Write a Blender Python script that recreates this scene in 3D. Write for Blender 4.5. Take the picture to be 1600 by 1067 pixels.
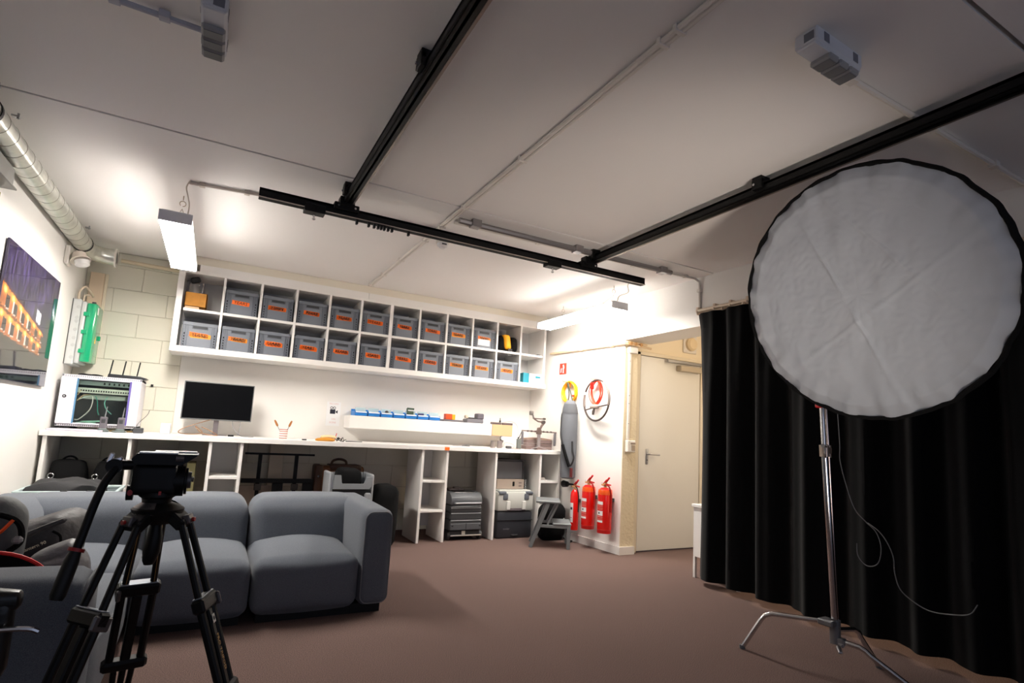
import bpy, bmesh, math, random
from mathutils import Vector, Matrix, noise as mnoise
for o in list(bpy.data.objects): bpy.data.objects.remove(o)
S = bpy.context.scene
COL = S.collection
PI = math.pi
R = math.radians

# ------------------------------------------------------------------ camera
cd = bpy.data.cameras.new('camera'); cam = bpy.data.objects.new('camera', cd); COL.objects.link(cam)
M = Matrix(((0.87658259, -0.10820111, -0.46893015), (-0.47810188, -0.08449874, -0.87423027), (0.05496868, 0.99053141, -0.12580128)))
cam.matrix_world = Matrix.Translation((0, 0, 1.1)) @ M.to_4x4()
cd.sensor_fit = 'HORIZONTAL'; cd.sensor_width = 36; cd.lens = 861.33 / 1600 * 36
cd.shift_y = 35.68 / 1600; cd.clip_start = 0.02
S.camera = cam
# ------------------------------------------------------------------ world, exposure
w = bpy.data.worlds.new('world'); S.world = w; w.use_nodes = True
bg = w.node_tree.nodes['Background']; bg.inputs[0].default_value = (0.66, 0.75, 1.0, 1); bg.inputs[1].default_value = 0.36
S.view_settings.view_transform = 'Standard'; S.view_settings.look = 'None'; S.view_settings.gamma = 1
S.view_settings.use_curve_mapping = False
S.view_settings.exposure = 0.42
LAMP_POWER = 76.0
LAMP_SIDE = 7.0
LAMP_COL = (1.0, 0.945, 0.875)

# unseen warm fill, added out of frame to brighten the ceiling
ld = bpy.data.lights.new('ceiling_fill', 'AREA'); ld.shape = 'DISK'; ld.size = 0.45; ld.energy = 4.6; ld.color = (1.0, 0.88, 0.76); ld.spread = 1.15
lo = bpy.data.objects.new('ceiling_fill', ld); COL.objects.link(lo); lo.location = (1.7, 0.1, 0.6); lo.rotation_euler = (R(180 - 60), 0, R(-14))

# warm lamp in the passage behind the curtain
pd = bpy.data.lights.new('passage_light', 'POINT'); pd.energy = 27; pd.color = (1.0, 0.79, 0.55); pd.shadow_soft_size = 0.08
po = bpy.data.objects.new('passage_light', pd); COL.objects.link(po); po.location = (4.45, 2.7, 1.9)

# ------------------------------------------------------------------ materials
def lin(c):
    return tuple((v / 255 / 12.92) if v / 255 <= 0.04045 else ((v / 255 + 0.055) / 1.055) ** 2.4 for v in c)
MATS = {}
def pm(name, rgb, rough=0.5, metal=0.0, var=0.0, vscale=8.0, bump=0.0, bscale=60.0, spec=0.5, rgb2=None, coat=0.0, stretch=None, sheen=0.0, alpha=None, trans=0.0, bdist=0.01):
    if name in MATS: return MATS[name]
    m = bpy.data.materials.new(name); m.use_nodes = True; nt = m.node_tree
    b = nt.nodes['Principled BSDF']; c = lin(rgb)
    b.inputs['Base Color'].default_value = (*c, 1); b.inputs['Roughness'].default_value = rough; b.inputs['Metallic'].default_value = metal
    b.inputs['Specular IOR Level'].default_value = spec; b.inputs['Coat Weight'].default_value = coat; b.inputs['Sheen Weight'].default_value = sheen
    b.inputs['Transmission Weight'].default_value = trans
    if alpha is not None: b.inputs['Alpha'].default_value = alpha
    if var or rgb2 or bump:
        tc = nt.nodes.new('ShaderNodeTexCoord'); src = tc.outputs['Object']
        if stretch:
            mp = nt.nodes.new('ShaderNodeMapping'); mp.inputs['Scale'].default_value = stretch
            nt.links.new(src, mp.inputs['Vector']); src = mp.outputs['Vector']
    if var or rgb2:
        n = nt.nodes.new('ShaderNodeTexNoise'); n.inputs['Scale'].default_value = vscale; n.inputs['Detail'].default_value = 5
        nt.links.new(src, n.inputs['Vector'])
        r = nt.nodes.new('ShaderNodeValToRGB'); r.color_ramp.elements[0].position = 0.35; r.color_ramp.elements[1].position = 0.65
        d = lin(rgb2) if rgb2 else tuple(v * (1 - var) for v in c)
        r.color_ramp.elements[0].color = (*c, 1); r.color_ramp.elements[1].color = (*d, 1)
        nt.links.new(n.outputs['Fac'], r.inputs['Fac']); nt.links.new(r.outputs['Color'], b.inputs['Base Color'])
    if bump:
        n2 = nt.nodes.new('ShaderNodeTexNoise'); n2.inputs['Scale'].default_value = bscale; n2.inputs['Detail'].default_value = 4
        nt.links.new(src, n2.inputs['Vector'])
        bp = nt.nodes.new('ShaderNodeBump'); bp.inputs['Strength'].default_value = bump; bp.inputs['Distance'].default_value = bdist
        nt.links.new(n2.outputs['Fac'], bp.inputs['Height']); nt.links.new(bp.outputs['Normal'], b.inputs['Normal'])
    MATS[name] = m
    return m
def em(name, rgb, strength):
    if name in MATS: return MATS[name]
    m = bpy.data.materials.new(name); m.use_nodes = True; b = m.node_tree.nodes['Principled BSDF']
    b.inputs['Base Color'].default_value = (0.9, 0.9, 0.9, 1)
    b.inputs['Emission Color'].default_value = (*rgb, 1); b.inputs['Emission Strength'].default_value = strength
    MATS[name] = m; return m

# ------------------------------------------------------------------ mesh builder
FRONT = (Vector((1, 0, 0)), Vector((0, 0, 1)))       # a plane that faces -y
RIGHTW = (Vector((0, -1, 0)), Vector((0, 0, 1)))     # a plane that faces -x
LEFTW = (Vector((0, 1, 0)), Vector((0, 0, 1)))       # a plane that faces +x
class MB:
    def __init__(s): s.bm = bmesh.new()
    def _merge(s, b2, mi=0, mat=None):
        if mat is not None: bmesh.ops.transform(b2, matrix=mat, verts=b2.verts)
        for f in b2.faces: f.material_index = mi
        me = bpy.data.meshes.new('tmp'); b2.to_mesh(me); b2.free(); s.bm.from_mesh(me); bpy.data.meshes.remove(me); return s
    def box(s, x0, x1, y0, y1, z0, z1, bev=0.0, mi=0, mat=None, seg=1):
        b = bmesh.new(); bmesh.ops.create_cube(b, size=1)
        for v in b.verts: v.co = Vector(((x0 + x1) / 2 + v.co.x * (x1 - x0), (y0 + y1) / 2 + v.co.y * (y1 - y0), (z0 + z1) / 2 + v.co.z * (z1 - z0)))
        if bev: bmesh.ops.bevel(b, geom=b.edges[:], offset=bev, segments=seg, affect='EDGES', profile=0.5)
        return s._merge(b, mi, mat)
    def bar(s, p0, p1, wx, wz, bev=0.0, mi=0, up=(0, 0, 1)):
        p0, p1 = Vector(p0), Vector(p1); d = p1 - p0; L = d.length; y = d.normalized(); u = Vector(up)
        if abs(y.dot(u)) > 0.98: u = Vector((1, 0, 0))
        x = y.cross(u).normalized(); z = x.cross(y)
        m = Matrix((x, y, z)).transposed().to_4x4(); m.translation = p0
        return s.box(-wx / 2, wx / 2, 0, L, -wz / 2, wz / 2, bev, mi, m)
    def tube(s, pts, r, seg=8, closed=False, mi=0):
        P = [Vector(p) for p in pts]; n = len(P); rr = r if isinstance(r, (list, tuple)) else [r] * n
        b = bmesh.new(); rings = []; up = None
        for i in range(n):
            if closed: t = P[(i + 1) % n] - P[i - 1]
            else: t = P[min(i + 1, n - 1)] - P[max(i - 1, 0)]
            t.normalize()
            if up is None:
                up = Vector((0, 0, 1)) if abs(t.z) < 0.9 else Vector((1, 0, 0))
            x = t.cross(up)
            if x.length < 1e-5: x = t.orthogonal()
            x.normalize(); up = x.cross(t).normalized()
            rings.append([b.verts.new(P[i] + (x * math.cos(2 * PI * k / seg) + up * math.sin(2 * PI * k / seg)) * rr[i]) for k in range(seg)])
        for i in range(n if closed else n - 1):
            a, c = rings[i], rings[(i + 1) % n]
            for k in range(seg): b.faces.new((a[k], a[(k + 1) % seg], c[(k + 1) % seg], c[k]))
        if not closed:
            b.faces.new(rings[0][::-1]); b.faces.new(rings[-1])
        bmesh.ops.recalc_face_normals(b, faces=b.faces)
        return s._merge(b, mi)
    def cyl(s, p0, p1, r0, r1=None, seg=16, mi=0): return s.tube([p0, p1], [r0, r0 if r1 is None else r1], seg, mi=mi)
    def lathe(s, prof, c=(0, 0, 0), axis=(0, 0, 1), seg=24, mi=0, a0=0.0, a1=2 * PI):
        ax = Vector(axis).normalized(); x = ax.orthogonal().normalized(); y = ax.cross(x); c = Vector(c); b = bmesh.new(); rings = []
        full = abs(a1 - a0 - 2 * PI) < 1e-6; ns = seg if full else seg + 1
        for r, h in prof:
            if r < 1e-6: rings.append([b.verts.new(c + ax * h)] * ns)
            else: rings.append([b.verts.new(c + ax * h + (x * math.cos(a0 + (a1 - a0) * k / seg) + y * math.sin(a0 + (a1 - a0) * k / seg)) * r) for k in range(ns)])
        for i in range(len(rings) - 1):
            for k in range(seg):
                k2 = (k + 1) % ns; q = []
                for v in (rings[i][k], rings[i][k2], rings[i + 1][k2], rings[i + 1][k]):
                    if v not in q: q.append(v)
                if len(q) > 2: b.faces.new(q)
        bmesh.ops.recalc_face_normals(b, faces=b.faces)
        return s._merge(b, mi)
    def prism(s, poly, d0, d1, frame=FRONT, o=(0, 0, 0), mi=0, bev=0.0):
        X, Y = frame; N = X.cross(Y); o = Vector(o); b = bmesh.new()
        A = [b.verts.new(o + X * p[0] + Y * p[1] + N * d0) for p in poly]; B = [b.verts.new(o + X * p[0] + Y * p[1] + N * d1) for p in poly]
        n = len(poly); b.faces.new(A[::-1]); b.faces.new(B)
        for i in range(n): b.faces.new((A[i], A[(i + 1) % n], B[(i + 1) % n], B[i]))
        bmesh.ops.recalc_face_normals(b, faces=b.faces)
        if bev: bmesh.ops.bevel(b, geom=b.edges[:], offset=bev, segments=2, affect='EDGES', profile=0.5)
        return s._merge(b, mi)
    def cushion(s, x0, x1, y0, y1, z0, z1, r=0.05, bulge=(0, 0, 0), n=14, mi=0, mat=None, wob=0.0, seed=0, fn=None):
        b = bmesh.new(); bmesh.ops.create_cube(b, size=2); bmesh.ops.subdivide_edges(b, edges=b.edges[:], cuts=n - 1, use_grid_fill=True)
        c = Vector(((x0 + x1) / 2, (y0 + y1) / 2, (z0 + z1) / 2)); h = Vector(((x1 - x0) / 2, (y1 - y0) / 2, (z1 - z0) / 2)); rr = min(r, *h)
        for v in b.verts:
            u = v.co.copy()
            def wv(t, hh):                                            # more rows near the edges
                return math.copysign(1 - (1 - abs(t)) ** 1.35, t) * hh if False else t * hh
            p = Vector((wv(u.x, h.x), wv(u.y, h.y), wv(u.z, h.z)))
            q = Vector([max(-(h[i] - rr), min(h[i] - rr, p[i])) for i in range(3)]); d = p - q
            if d.length > 1e-9: p = q + d.normalized() * rr
            for i in range(3):
                if bulge[i] and abs(u[i]) > 0.5:
                    j, k = (i + 1) % 3, (i + 2) % 3
                    p[i] += math.copysign(bulge[i] * (1 - u[j] ** 2) * (1 - u[k] ** 2), u[i])
            if wob:
                nv = mnoise.noise_vector((p + c) * 7 + Vector((seed, seed * 2, 0))); p += nv * wob
            v.co = p + c
            if fn: v.co = fn(v.co)
        return s._merge(b, mi, mat)
    def sheet(s, f, nu, nv, th=0.004, mi=0):
        b = bmesh.new(); G = [[b.verts.new(f(i / nu, j / nv)) for j in range(nv + 1)] for i in range(nu + 1)]
        for i in range(nu):
            for j in range(nv): b.faces.new((G[i][j], G[i + 1][j], G[i + 1][j + 1], G[i][j + 1]))
        if th: bmesh.ops.solidify(b, geom=b.faces[:], thickness=th)
        return s._merge(b, mi)
    def text(s, t, size, o, frame=FRONT, th=0.0012, mi=0, align='CENTER', shear=0.0, rot=0.0):
        cu = bpy.data.curves.new('t', 'FONT'); cu.body = t; cu.size = size; cu.align_x = align; cu.align_y = 'CENTER'; cu.extrude = th / 2; cu.resolution_u = 2; cu.shear = shear
        ob = bpy.data.objects.new('t', cu); COL.objects.link(ob); dg = bpy.context.evaluated_depsgraph_get()
        me = bpy.data.meshes.new_from_object(ob.evaluated_get(dg)); b = bmesh.new(); b.from_mesh(me)
        bpy.data.objects.remove(ob); bpy.data.curves.remove(cu); bpy.data.meshes.remove(me)
        X, Y = frame; X, Y = X * math.cos(rot) + Y * math.sin(rot), Y * math.cos(rot) - X * math.sin(rot)
        m = Matrix((X, Y, X.cross(Y))).transposed().to_4x4(); m.translation = Vector(o)
        return s._merge(b, mi, m)
    def mesh(s, name, angle=35):
        bmesh.ops.remove_doubles(s.bm, verts=s.bm.verts[:], dist=1e-6)
        me = bpy.data.meshes.new(name); s.bm.to_mesh(me); s.bm.free()
        me.polygons.foreach_set('use_smooth', [True] * len(me.polygons))
        me.set_sharp_from_angle(angle=R(angle)); return me
# ------------------------------------------------------------------ objects
def put(name, mb, mats, parent=None, loc=None, rz=0, angle=35):
    me = mb.mesh(name, angle) if isinstance(mb, MB) else mb
    if not me.materials:
        for m in (mats if isinstance(mats, (list, tuple)) else [mats]): me.materials.append(m)
    o = bpy.data.objects.new(name, me); COL.objects.link(o)
    if parent: o.parent = parent
    if loc: o.location = loc
    o.rotation_euler.z = rz
    return o
def tag(o, label, cat, group=None):
    o['label'] = label; o['category'] = cat
    if group: o['group'] = group
    return o
def thing(name, label, cat, loc=(0, 0, 0), rz=0, group=None):
    o = bpy.data.objects.new(name, None); COL.objects.link(o); o.location = loc; o.rotation_euler = (0, 0, rz); o.empty_display_size = 0.1
    return tag(o, label, cat, group)
def solo(name, label, cat, mb, mats, loc=(0, 0, 0), rz=0, group=None, angle=35):
    return tag(put(name, mb, mats, None, loc, rz, angle), label, cat, group)
def struct(name, mb, mats, parent=None, angle=35):
    o = put(name, mb, mats, parent, angle=angle); o['kind'] = 'structure'; return o
def semp(name, loc=(0, 0, 0)):
    o = bpy.data.objects.new(name, None); COL.objects.link(o); o.location = loc; o['kind'] = 'structure'; return o
def dup(root, loc, label=None, rz=None):
    r = root.copy(); COL.objects.link(r); r.location = loc
    if rz is not None: r.rotation_euler.z = rz
    if label: r['label'] = label
    for ch in list(root.children):
        c = ch.copy(); COL.objects.link(c); c.parent = r
        for g in list(ch.children):
            d = g.copy(); COL.objects.link(d); d.parent = c
    return r
def lab(o, t): o['label'] = t; return o
def arc(cx, cz, r, a0, a1, n, f): return [f(cx + r * math.cos(R(a0 + (a1 - a0) * i / n)), cz + r * math.sin(R(a0 + (a1 - a0) * i / n))) for i in range(n + 1)]
def smooth(pts, n=6):
    P = [Vector(p) for p in pts]; out = []
    for i in range(len(P) - 1):
        a = P[max(i - 1, 0)]; b = P[i]; c = P[i + 1]; d = P[min(i + 2, len(P) - 1)]
        for k in range(n):
            t = k / n; out.append(0.5 * (2 * b + (c - a) * t + (2 * a - 5 * b + 4 * c - d) * t * t + (3 * b - a - 3 * c + d) * t ** 3))
    out.append(P[-1]); return out

# common materials
white = pm('white_paint', (236, 233, 228), 0.6, bump=0.03, bscale=90)
ceilm = pm('ceiling_paint', (238, 235, 232), 0.75, bump=0.04, bscale=40)
melamine = pm('white_melamine', (238, 235, 231), 0.4)
cream = pm('cream_block_paint', (229, 224, 208), 0.75, bump=0.12, bscale=120, bdist=0.004)
plaster = pm('rough_cream_plaster', (224, 210, 180), 0.8, bump=0.7, bscale=38, bdist=0.01)
blackm = pm('black_anodised_metal', (8, 8, 9), 0.5, spec=0.25)
blackp = pm('black_plastic', (12, 12, 13), 0.5, spec=0.35)
blackf = pm('black_fabric', (14, 14, 15), 0.95, bump=0.3, bscale=300, spec=0.2)
velvet = pm('black_velvet', (7, 7, 8), 1.0, spec=0.05, sheen=0.12)
chrome = pm('chrome', (205, 205, 208), 0.16, 1.0)
steel = pm('brushed_steel', (170, 170, 172), 0.35, 1.0)
galv = pm('galvanised_sheet', (216, 217, 208), 0.30, 0.7, var=0.25, vscale=12)
greyp = pm('grey_plastic', (132, 134, 138), 0.5)
lgreyp = pm('light_grey_plastic', (196, 198, 200), 0.5)
dgreyp = pm('dark_grey_plastic', (62, 63, 66), 0.5)
slot = pm('dark_recess', (20, 20, 23), 0.8)
redp = pm('red_enamel', (222, 18, 10), 0.25, coat=0.4)
oranget = pm('orange_tape', (255, 112, 8), 0.55)
ink = pm('black_ink', (18, 14, 12), 0.7)
paperw = pm('white_paper', (240, 240, 240), 0.7)
card = pm('brown_cardboard', (214, 148, 66), 0.85, var=0.15, vscale=20)
conduit = pm('white_pvc', (224, 218, 210), 0.5)
# ------------------------------------------------------------------ setting
carpet = pm('carpet', (133, 111, 105), 0.98, rgb2=(80, 64, 60), vscale=260, bump=0.6, bscale=320, spec=0.1, bdist=0.006)
struct('floor', MB().box(-1.10, 5.0, -2.5, 6.0, -0.08, 0), carpet)
c = semp('ceiling')
struct('ceiling_panel', MB().box(-1.10, 3.66, -2.5, 0.731, 2.54, 2.6), ceilm, c)
struct('ceiling_panel', MB().box(-1.10, 3.66, 0.748, 3.181, 2.54, 2.6), ceilm, c)
struct('ceiling_panel', MB().box(-1.10, 3.66, 3.199, 6.0, 2.54, 2.6), ceilm, c)
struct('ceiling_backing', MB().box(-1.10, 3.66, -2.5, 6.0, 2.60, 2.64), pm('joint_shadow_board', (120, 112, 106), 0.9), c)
struct('trim_3', MB().box(-0.30, 3.48, 5.635, 6.0, 2.462, 2.54, 0.002), pm('trim_cream', (232, 224, 208), 0.6))
struct('wall_left', MB().box(-1.2, -1.10, -2.5, 6.12, -0.08, 2.62), white)
wb = semp('wall_back')
struct('wall_core', MB().box(-1.10, 3.85, 6.012, 6.12, -0.08, 2.62), pm('mortar', (206, 199, 182), 0.9), wb)
struct('overexposed_panel', MB().box(-0.30, 3.6, 6.0, 6.012, 0.92, 2.6), white, wb)  # smooth panel added where glare burns out the block joints
rnd = random.Random(3)
def blocks(x0, x1, z0, z1, bw, bh, g=0.003):
    z = z0; row = 0
    while z < z1 - 0.02:
        h = min(bh, z1 - z); x = x0 - (bw / 2 if row % 2 else 0)
        while x < x1 - 0.02:
            a, b = max(x, x0), min(x + bw, x1)
            if b - a > 0.03:
                f = rnd.uniform(0, 0.003)
                o = struct('block', MB().box(a + g / 2, b - g / 2, 6.004 + f, 6.014, z + g / 2, z + h - g / 2, 0.004), cream, wb)
            x += bw
        z += bh; row += 1
blocks(-1.10, -0.30, 0.92, 2.54, 0.42, 0.215)
blocks(-1.10, 3.60, 0.0, 0.92, 0.58, 0.23)
# right wall: a short return wall, slightly out of square, with a rough end face
def slant(x, y): return x + (4.327 - y) * 0.068
bm = bmesh.new()
def quadprism(p, z0, z1):
    m = MB(); b = bmesh.new(); A = [b.verts.new((x, y, z0)) for x, y in p]; B = [b.verts.new((x, y, z1)) for x, y in p]; n = len(p)
    b.faces.new(A[::-1]); b.faces.new(B)
    for i in range(n): b.faces.new((A[i], A[(i + 1) % n], B[(i + 1) % n], B[i]))
    bmesh.ops.recalc_face_normals(b, faces=b.faces); return m._merge(b)
bm.free()
wr = struct('wall_right', quadprism([(3.617, 4.334), (3.78, 4.334), (3.78, 6.1), (slant(3.617, 6.1), 6.1)], -0.08, 2.62), white)
struct('end_face', MB().box(3.617, 3.782, 4.326, 4.334, 0, 2.11), plaster, wr)
struct('baseboard_right', quadprism([(3.600, 4.312), (3.79, 4.312), (3.79, 4.326), (3.6165, 4.326), (slant(3.6165, 6.0), 6.0), (slant(3.603, 6.0), 6.0)], 0, 0.075), melamine)
struct('trim_1', MB().box(3.60, 3.96, -2.5, 4.334, 2.11, 2.62), white)          # the beam over the curtain and the passage
struct('wall_door', MB().box(3.78, 3.862, 4.42, 4.52, -0.08, 2.62).box(4.745, 5.1, 4.42, 4.52, -0.08, 2.62).box(3.862, 4.745, 4.42, 4.52, 2.0, 2.62), pm('warm_white_paint', (236, 222, 196), 0.65))
struct('wall_outer', MB().box(5.0, 5.1, -2.5, 4.42, -0.08, 2.62), white)
struct('ceiling_passage', MB().box(3.96, 5.1, -2.5, 4.52, 2.54, 2.62), ceilm)
d = semp('door_1', (3.87, 4.40, 0))
doorm = pm('door_paint', (226, 223, 214), 0.4)
put('door_frame', MB().box(-0.055, -0.008, -0.03, 0.02, 0, 2.03, 0.004).box(0.868, 0.92, -0.03, 0.02, 0, 2.03, 0.004).box(-0.055, 0.92, -0.03, 0.02, 1.996, 2.035, 0.004), pm('door_frame_paint', (226, 214, 190), 0.45), d)
put('door_leaf', MB().box(0, 0.86, -0.02, 0.018, 0.012, 1.99, 0.003), doorm, d)
h = put('door_handle', MB().box(0.095, 0.125, -0.028, -0.02, 0.87, 1.03, 0.006, seg=2).cyl((0.11, -0.028, 0.975), (0.11, -0.075, 0.975), 0.009).tube([(0.11, -0.07, 0.975), (0.135, -0.075, 0.975), (0.235, -0.075, 0.972)], 0.009), steel, d)
put('keyhole', MB().cyl((0.11, -0.0285, 0.915), (0.11, -0.030, 0.915), 0.006), slot, h)
cl = put('door_closer', MB().box(0.50, 0.82, -0.09, -0.02, 1.875, 1.935, 0.006), pm('closer_silver', (190, 178, 158), 0.4, 0.5), d)
put('closer_rail', MB().box(0.33, 0.86, -0.075, -0.045, 1.955, 1.985, 0.003), steel, d)
# emergency bulkhead lamp above the door
t = thing('bulkhead_lamp', 'round white bulkhead lamp on the wall above the door beside the curtain', 'lamp', (4.60, 4.42, 2.20))
put('base', MB().box(-0.10, 0.10, -0.02, 0, -0.10, 0.10, 0.008), conduit, t)
put('lamp_cover', MB().lathe([(0.075, 0), (0.075, 0.03), (0.055, 0.05), (0, 0.058)], (0, -0.02, 0), (0, -1, 0)), pm('opal_cover', (225, 205, 170), 0.3), t)

# ------------------------------------------------------------------ ceiling: rails
def rail_part(x0, x1, y0, y1, z0, z1, along):
    m = MB()
    if along == 'x':
        yc = (y0 + y1) / 2
        m.box(x0, x1, yc - 0.006, yc + 0.006, z0, z1).box(x0, x1, y0, y1, z0, z0 + 0.009, 0.002).box(x0, x1, y0, y1, z1 - 0.016, z1, 0.002).box(x0, x1, y0, y0 + 0.006, z0, z1)
    else:
        xc = (x0 + x1) / 2
        m.box(xc - 0.006, xc + 0.006, y0, y1, z0, z1).box(x0, x1, y0, y1, z0, z0 + 0.009, 0.002).box(x0, x1, y0, y1, z1 - 0.016, z1, 0.002).box(x0, x0 + 0.006, y0, y1, z0, z1)
    return m
lip = pm('rail_lip_shine', (150, 140, 132), 0.35, 0.7)  # pale tone paints the light reflected along each rail's lower lip
for k, (x0, lb) in enumerate(((0.574, 'long black ceiling rail running to the left part of the cross rail'), (2.445, 'long black ceiling rail running above the round reflector'))):
    t = thing('ceiling_rail', lb, 'rail', (x0, 3.42, 2.45), group='black ceiling rails')
    put('rail_profile', rail_part(0, 0.05, -5.6, 0.0, 0, 0.052, 'y'), blackm, t)
    put('rail_lip', MB().box(0.0505, 0.062, -5.6, -0.05, 0.0, 0.004), lip, t)
    for j, yy in enumerate((-0.14, -1.50, -3.2) if k == 0 else (-0.08, -1.55, -3.2)):
        b = put('hanger_bracket', MB().box(-0.022, 0.05, yy - 0.03, yy + 0.03, 0.052, 0.090, 0.003).box(-0.024, -0.001, yy - 0.03, yy + 0.03, 0.020, 0.075, 0.003), blackm, t)
        put('bolt', MB().cyl((-0.024, yy + 0.012, 0.045), (-0.032, yy + 0.012, 0.045), 0.007, seg=8), chrome, b)
t = thing('cross_rail', 'short black cross rail hung under the two long ceiling rails', 'rail', (0.106, 3.385, 2.375), group='black ceiling rails')
put('rail_profile', rail_part(0, 2.905, 0, 0.05, 0, 0.058, 'x'), blackm, t)
put('rail_lip', MB().box(0, 2.905, -0.008, 0.0, 0.0, 0.004), lip, t)
for xx in (0.49, 2.33):
    b = put('crossing_clamp', MB().box(xx - 0.075, xx + 0.075, -0.022, 0.07, 0.030, 0.075, 0.004).box(xx - 0.045, xx + 0.045, -0.03, 0.04, 0.058, 0.115, 0.004), blackm, t)
    for dx in (-0.05, 0.05): put('bolt', MB().cyl((xx + dx, -0.022, 0.052), (xx + dx, -0.028, 0.052), 0.007, seg=8), chrome, b)
for xx in (0.31, 2.02):
    b = put('trolley', MB().box(xx - 0.06, xx + 0.06, -0.012, 0.062, -0.020, 0.028, 0.003), blackm, t)
    put('spigot', MB().cyl((xx, 0.02, -0.02), (xx, 0.02, -0.062), 0.006, seg=8).cyl((xx, 0.02, -0.052), (xx, 0.02, -0.058), 0.011, seg=8), chrome, b)
for xx in (0.565, 0.64, 0.675, 0.70, 0.72, 0.74, 0.765, 0.79, 0.90):
    put('cable_glider', MB().box(xx - 0.007, xx + 0.007, 0.012, 0.036, -0.026, 0.002, 0.002), blackp, t)

# ------------------------------------------------------------------ ceiling: conduits and ducts
def pipe(name, label, cat, pts, r, m, clips=(), cm=None, group=None):
    o = thing(name, label, cat, pts[0], group=group); p0 = Vector(pts[0])
    put('pipe', MB().tube([Vector(p) - p0 for p in pts], r, 8), m, o)
    for c_ in clips:
        q = Vector(c_) - p0
        put('pipe_clip', MB().box(q.x - r * 1.6, q.x + r * 1.6, q.y - r * 1.6, q.y + r * 1.6, q.z - r * 1.35, q.z + r * 1.1, 0.002), cm or m, o)
    return o
t = thing('cable_conduit', 'pair of white conduits crossing the ceiling from front to the shelf wall', 'conduit', (1.285, 0, 2.525), group='ceiling conduits')
for dx in (-0.011, 0.011): put('pipe', MB().tube([(dx, -2.5, 0), (dx, 5.55, 0)], 0.0105, 8), conduit, t)
for yy in (0.2, 1.3, 1.38, 2.4, 3.15, 3.55, 3.9, 4.5, 5.05, 5.5): put('pipe_clip', MB().box(-0.026, 0.026, yy - 0.009, yy + 0.009, -0.013, 0.015, 0.002), conduit, t)
pipe('cable_conduit', 'grey conduit joining the left ceiling light box to the left wall', 'conduit', [(-1.095, 2.235, 2.525), (-0.62, 2.228, 2.525), (-0.18, 2.222, 2.515)], 0.011, pm('grey_conduit', (176, 178, 190), 0.5), [(-0.45, 2.225, 2.525), (-0.30, 2.223, 2.522)], group='ceiling conduits')
pipe('cable_conduit', 'conduit running from the right ceiling light box past the rail to the beam', 'conduit', [(1.93, 1.135, 2.522), (2.5, 1.137, 2.525), (3.598, 1.14, 2.525)], 0.012, conduit, [(2.02, 1.135, 2.524), (2.62, 1.137, 2.525), (3.2, 1.139, 2.525)], group='ceiling conduits')
pipe('cable_conduit', 'thin grey conduit from the left hanging lamp to the centre of the ceiling', 'conduit', [(-0.27, 3.83, 2.528), (0.136, 3.76, 2.528), (1.26, 3.66, 2.528)], 0.010, pm('beige_conduit', (190, 178, 168), 0.5), [(-0.2, 3.818, 2.528), (0.05, 3.775, 2.528)], group='ceiling conduits')
pipe('cable_conduit', 'conduit bent down from the ceiling to the curtain track end', 'conduit', [(1.33, 3.435, 2.527), (3.05, 3.40, 2.527), (3.55, 3.36, 2.525), (3.585, 3.345, 2.50), (3.588, 3.34, 2.46), (3.588, 3.335, 2.245)], 0.011, conduit, [(2.0, 3.42, 2.527), (2.9, 3.403, 2.527), (3.45, 3.367, 2.527), (3.588, 3.337, 2.42)], group='ceiling conduits')
pipe('ceiling_tube', 'grey metal tube lying along the ceiling behind the cross rail', 'tube', [(1.33, 3.345, 2.513), (3.25, 3.335, 2.513)], 0.021, pm('grey_tube', (150, 146, 146), 0.35, 0.6), [(1.45, 3.344, 2.517), (2.3, 3.34, 2.517), (3.15, 3.336, 2.517)])
pipe('wall_pipe', 'beige heating pipe running along the top of the fire extinguisher wall', 'pipe', [(slant(3.592, 5.57), 5.57, 2.085), (slant(3.592, 4.35), 4.35, 2.075)], 0.013, pm('beige_pipe', (222, 196, 160), 0.5), [(slant(3.592, 5.0), 5.0, 2.08), (slant(3.592, 4.5), 4.5, 2.075)])
t = thing('pipe_manifold', 'tangle of beige pipe fittings at the corner above the light switch', 'pipe fitting', (3.60, 4.31, 2.06))
put('pipe', MB().tube([(-0.02, 0.1, 0.015), (-0.025, -0.02, 0.012), (0.06, -0.04, 0.005), (0.30, -0.045, -0.01)], 0.012, 8).tube([(0.0, 0.06, 0.03), (0.0, -0.03, 0.028), (0.24, -0.05, 0.02)], 0.009, 8), MATS['beige_pipe'], t)
for xx in (0.03, 0.09, 0.16): put('fitting', MB().cyl((xx, -0.06, 0.012), (xx, -0.02, 0.012), 0.018, seg=10), pm('brass', (178, 140, 96), 0.35, 0.7), t)
pipe('wall_pipe', 'cream pipe along the top of the block wall from duct to shelf', 'pipe', [(-0.86, 5.965, 2.46), (-0.355, 5.965, 2.45)], 0.018, pm('cream_pipe', (226, 210, 180), 0.5))
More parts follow.
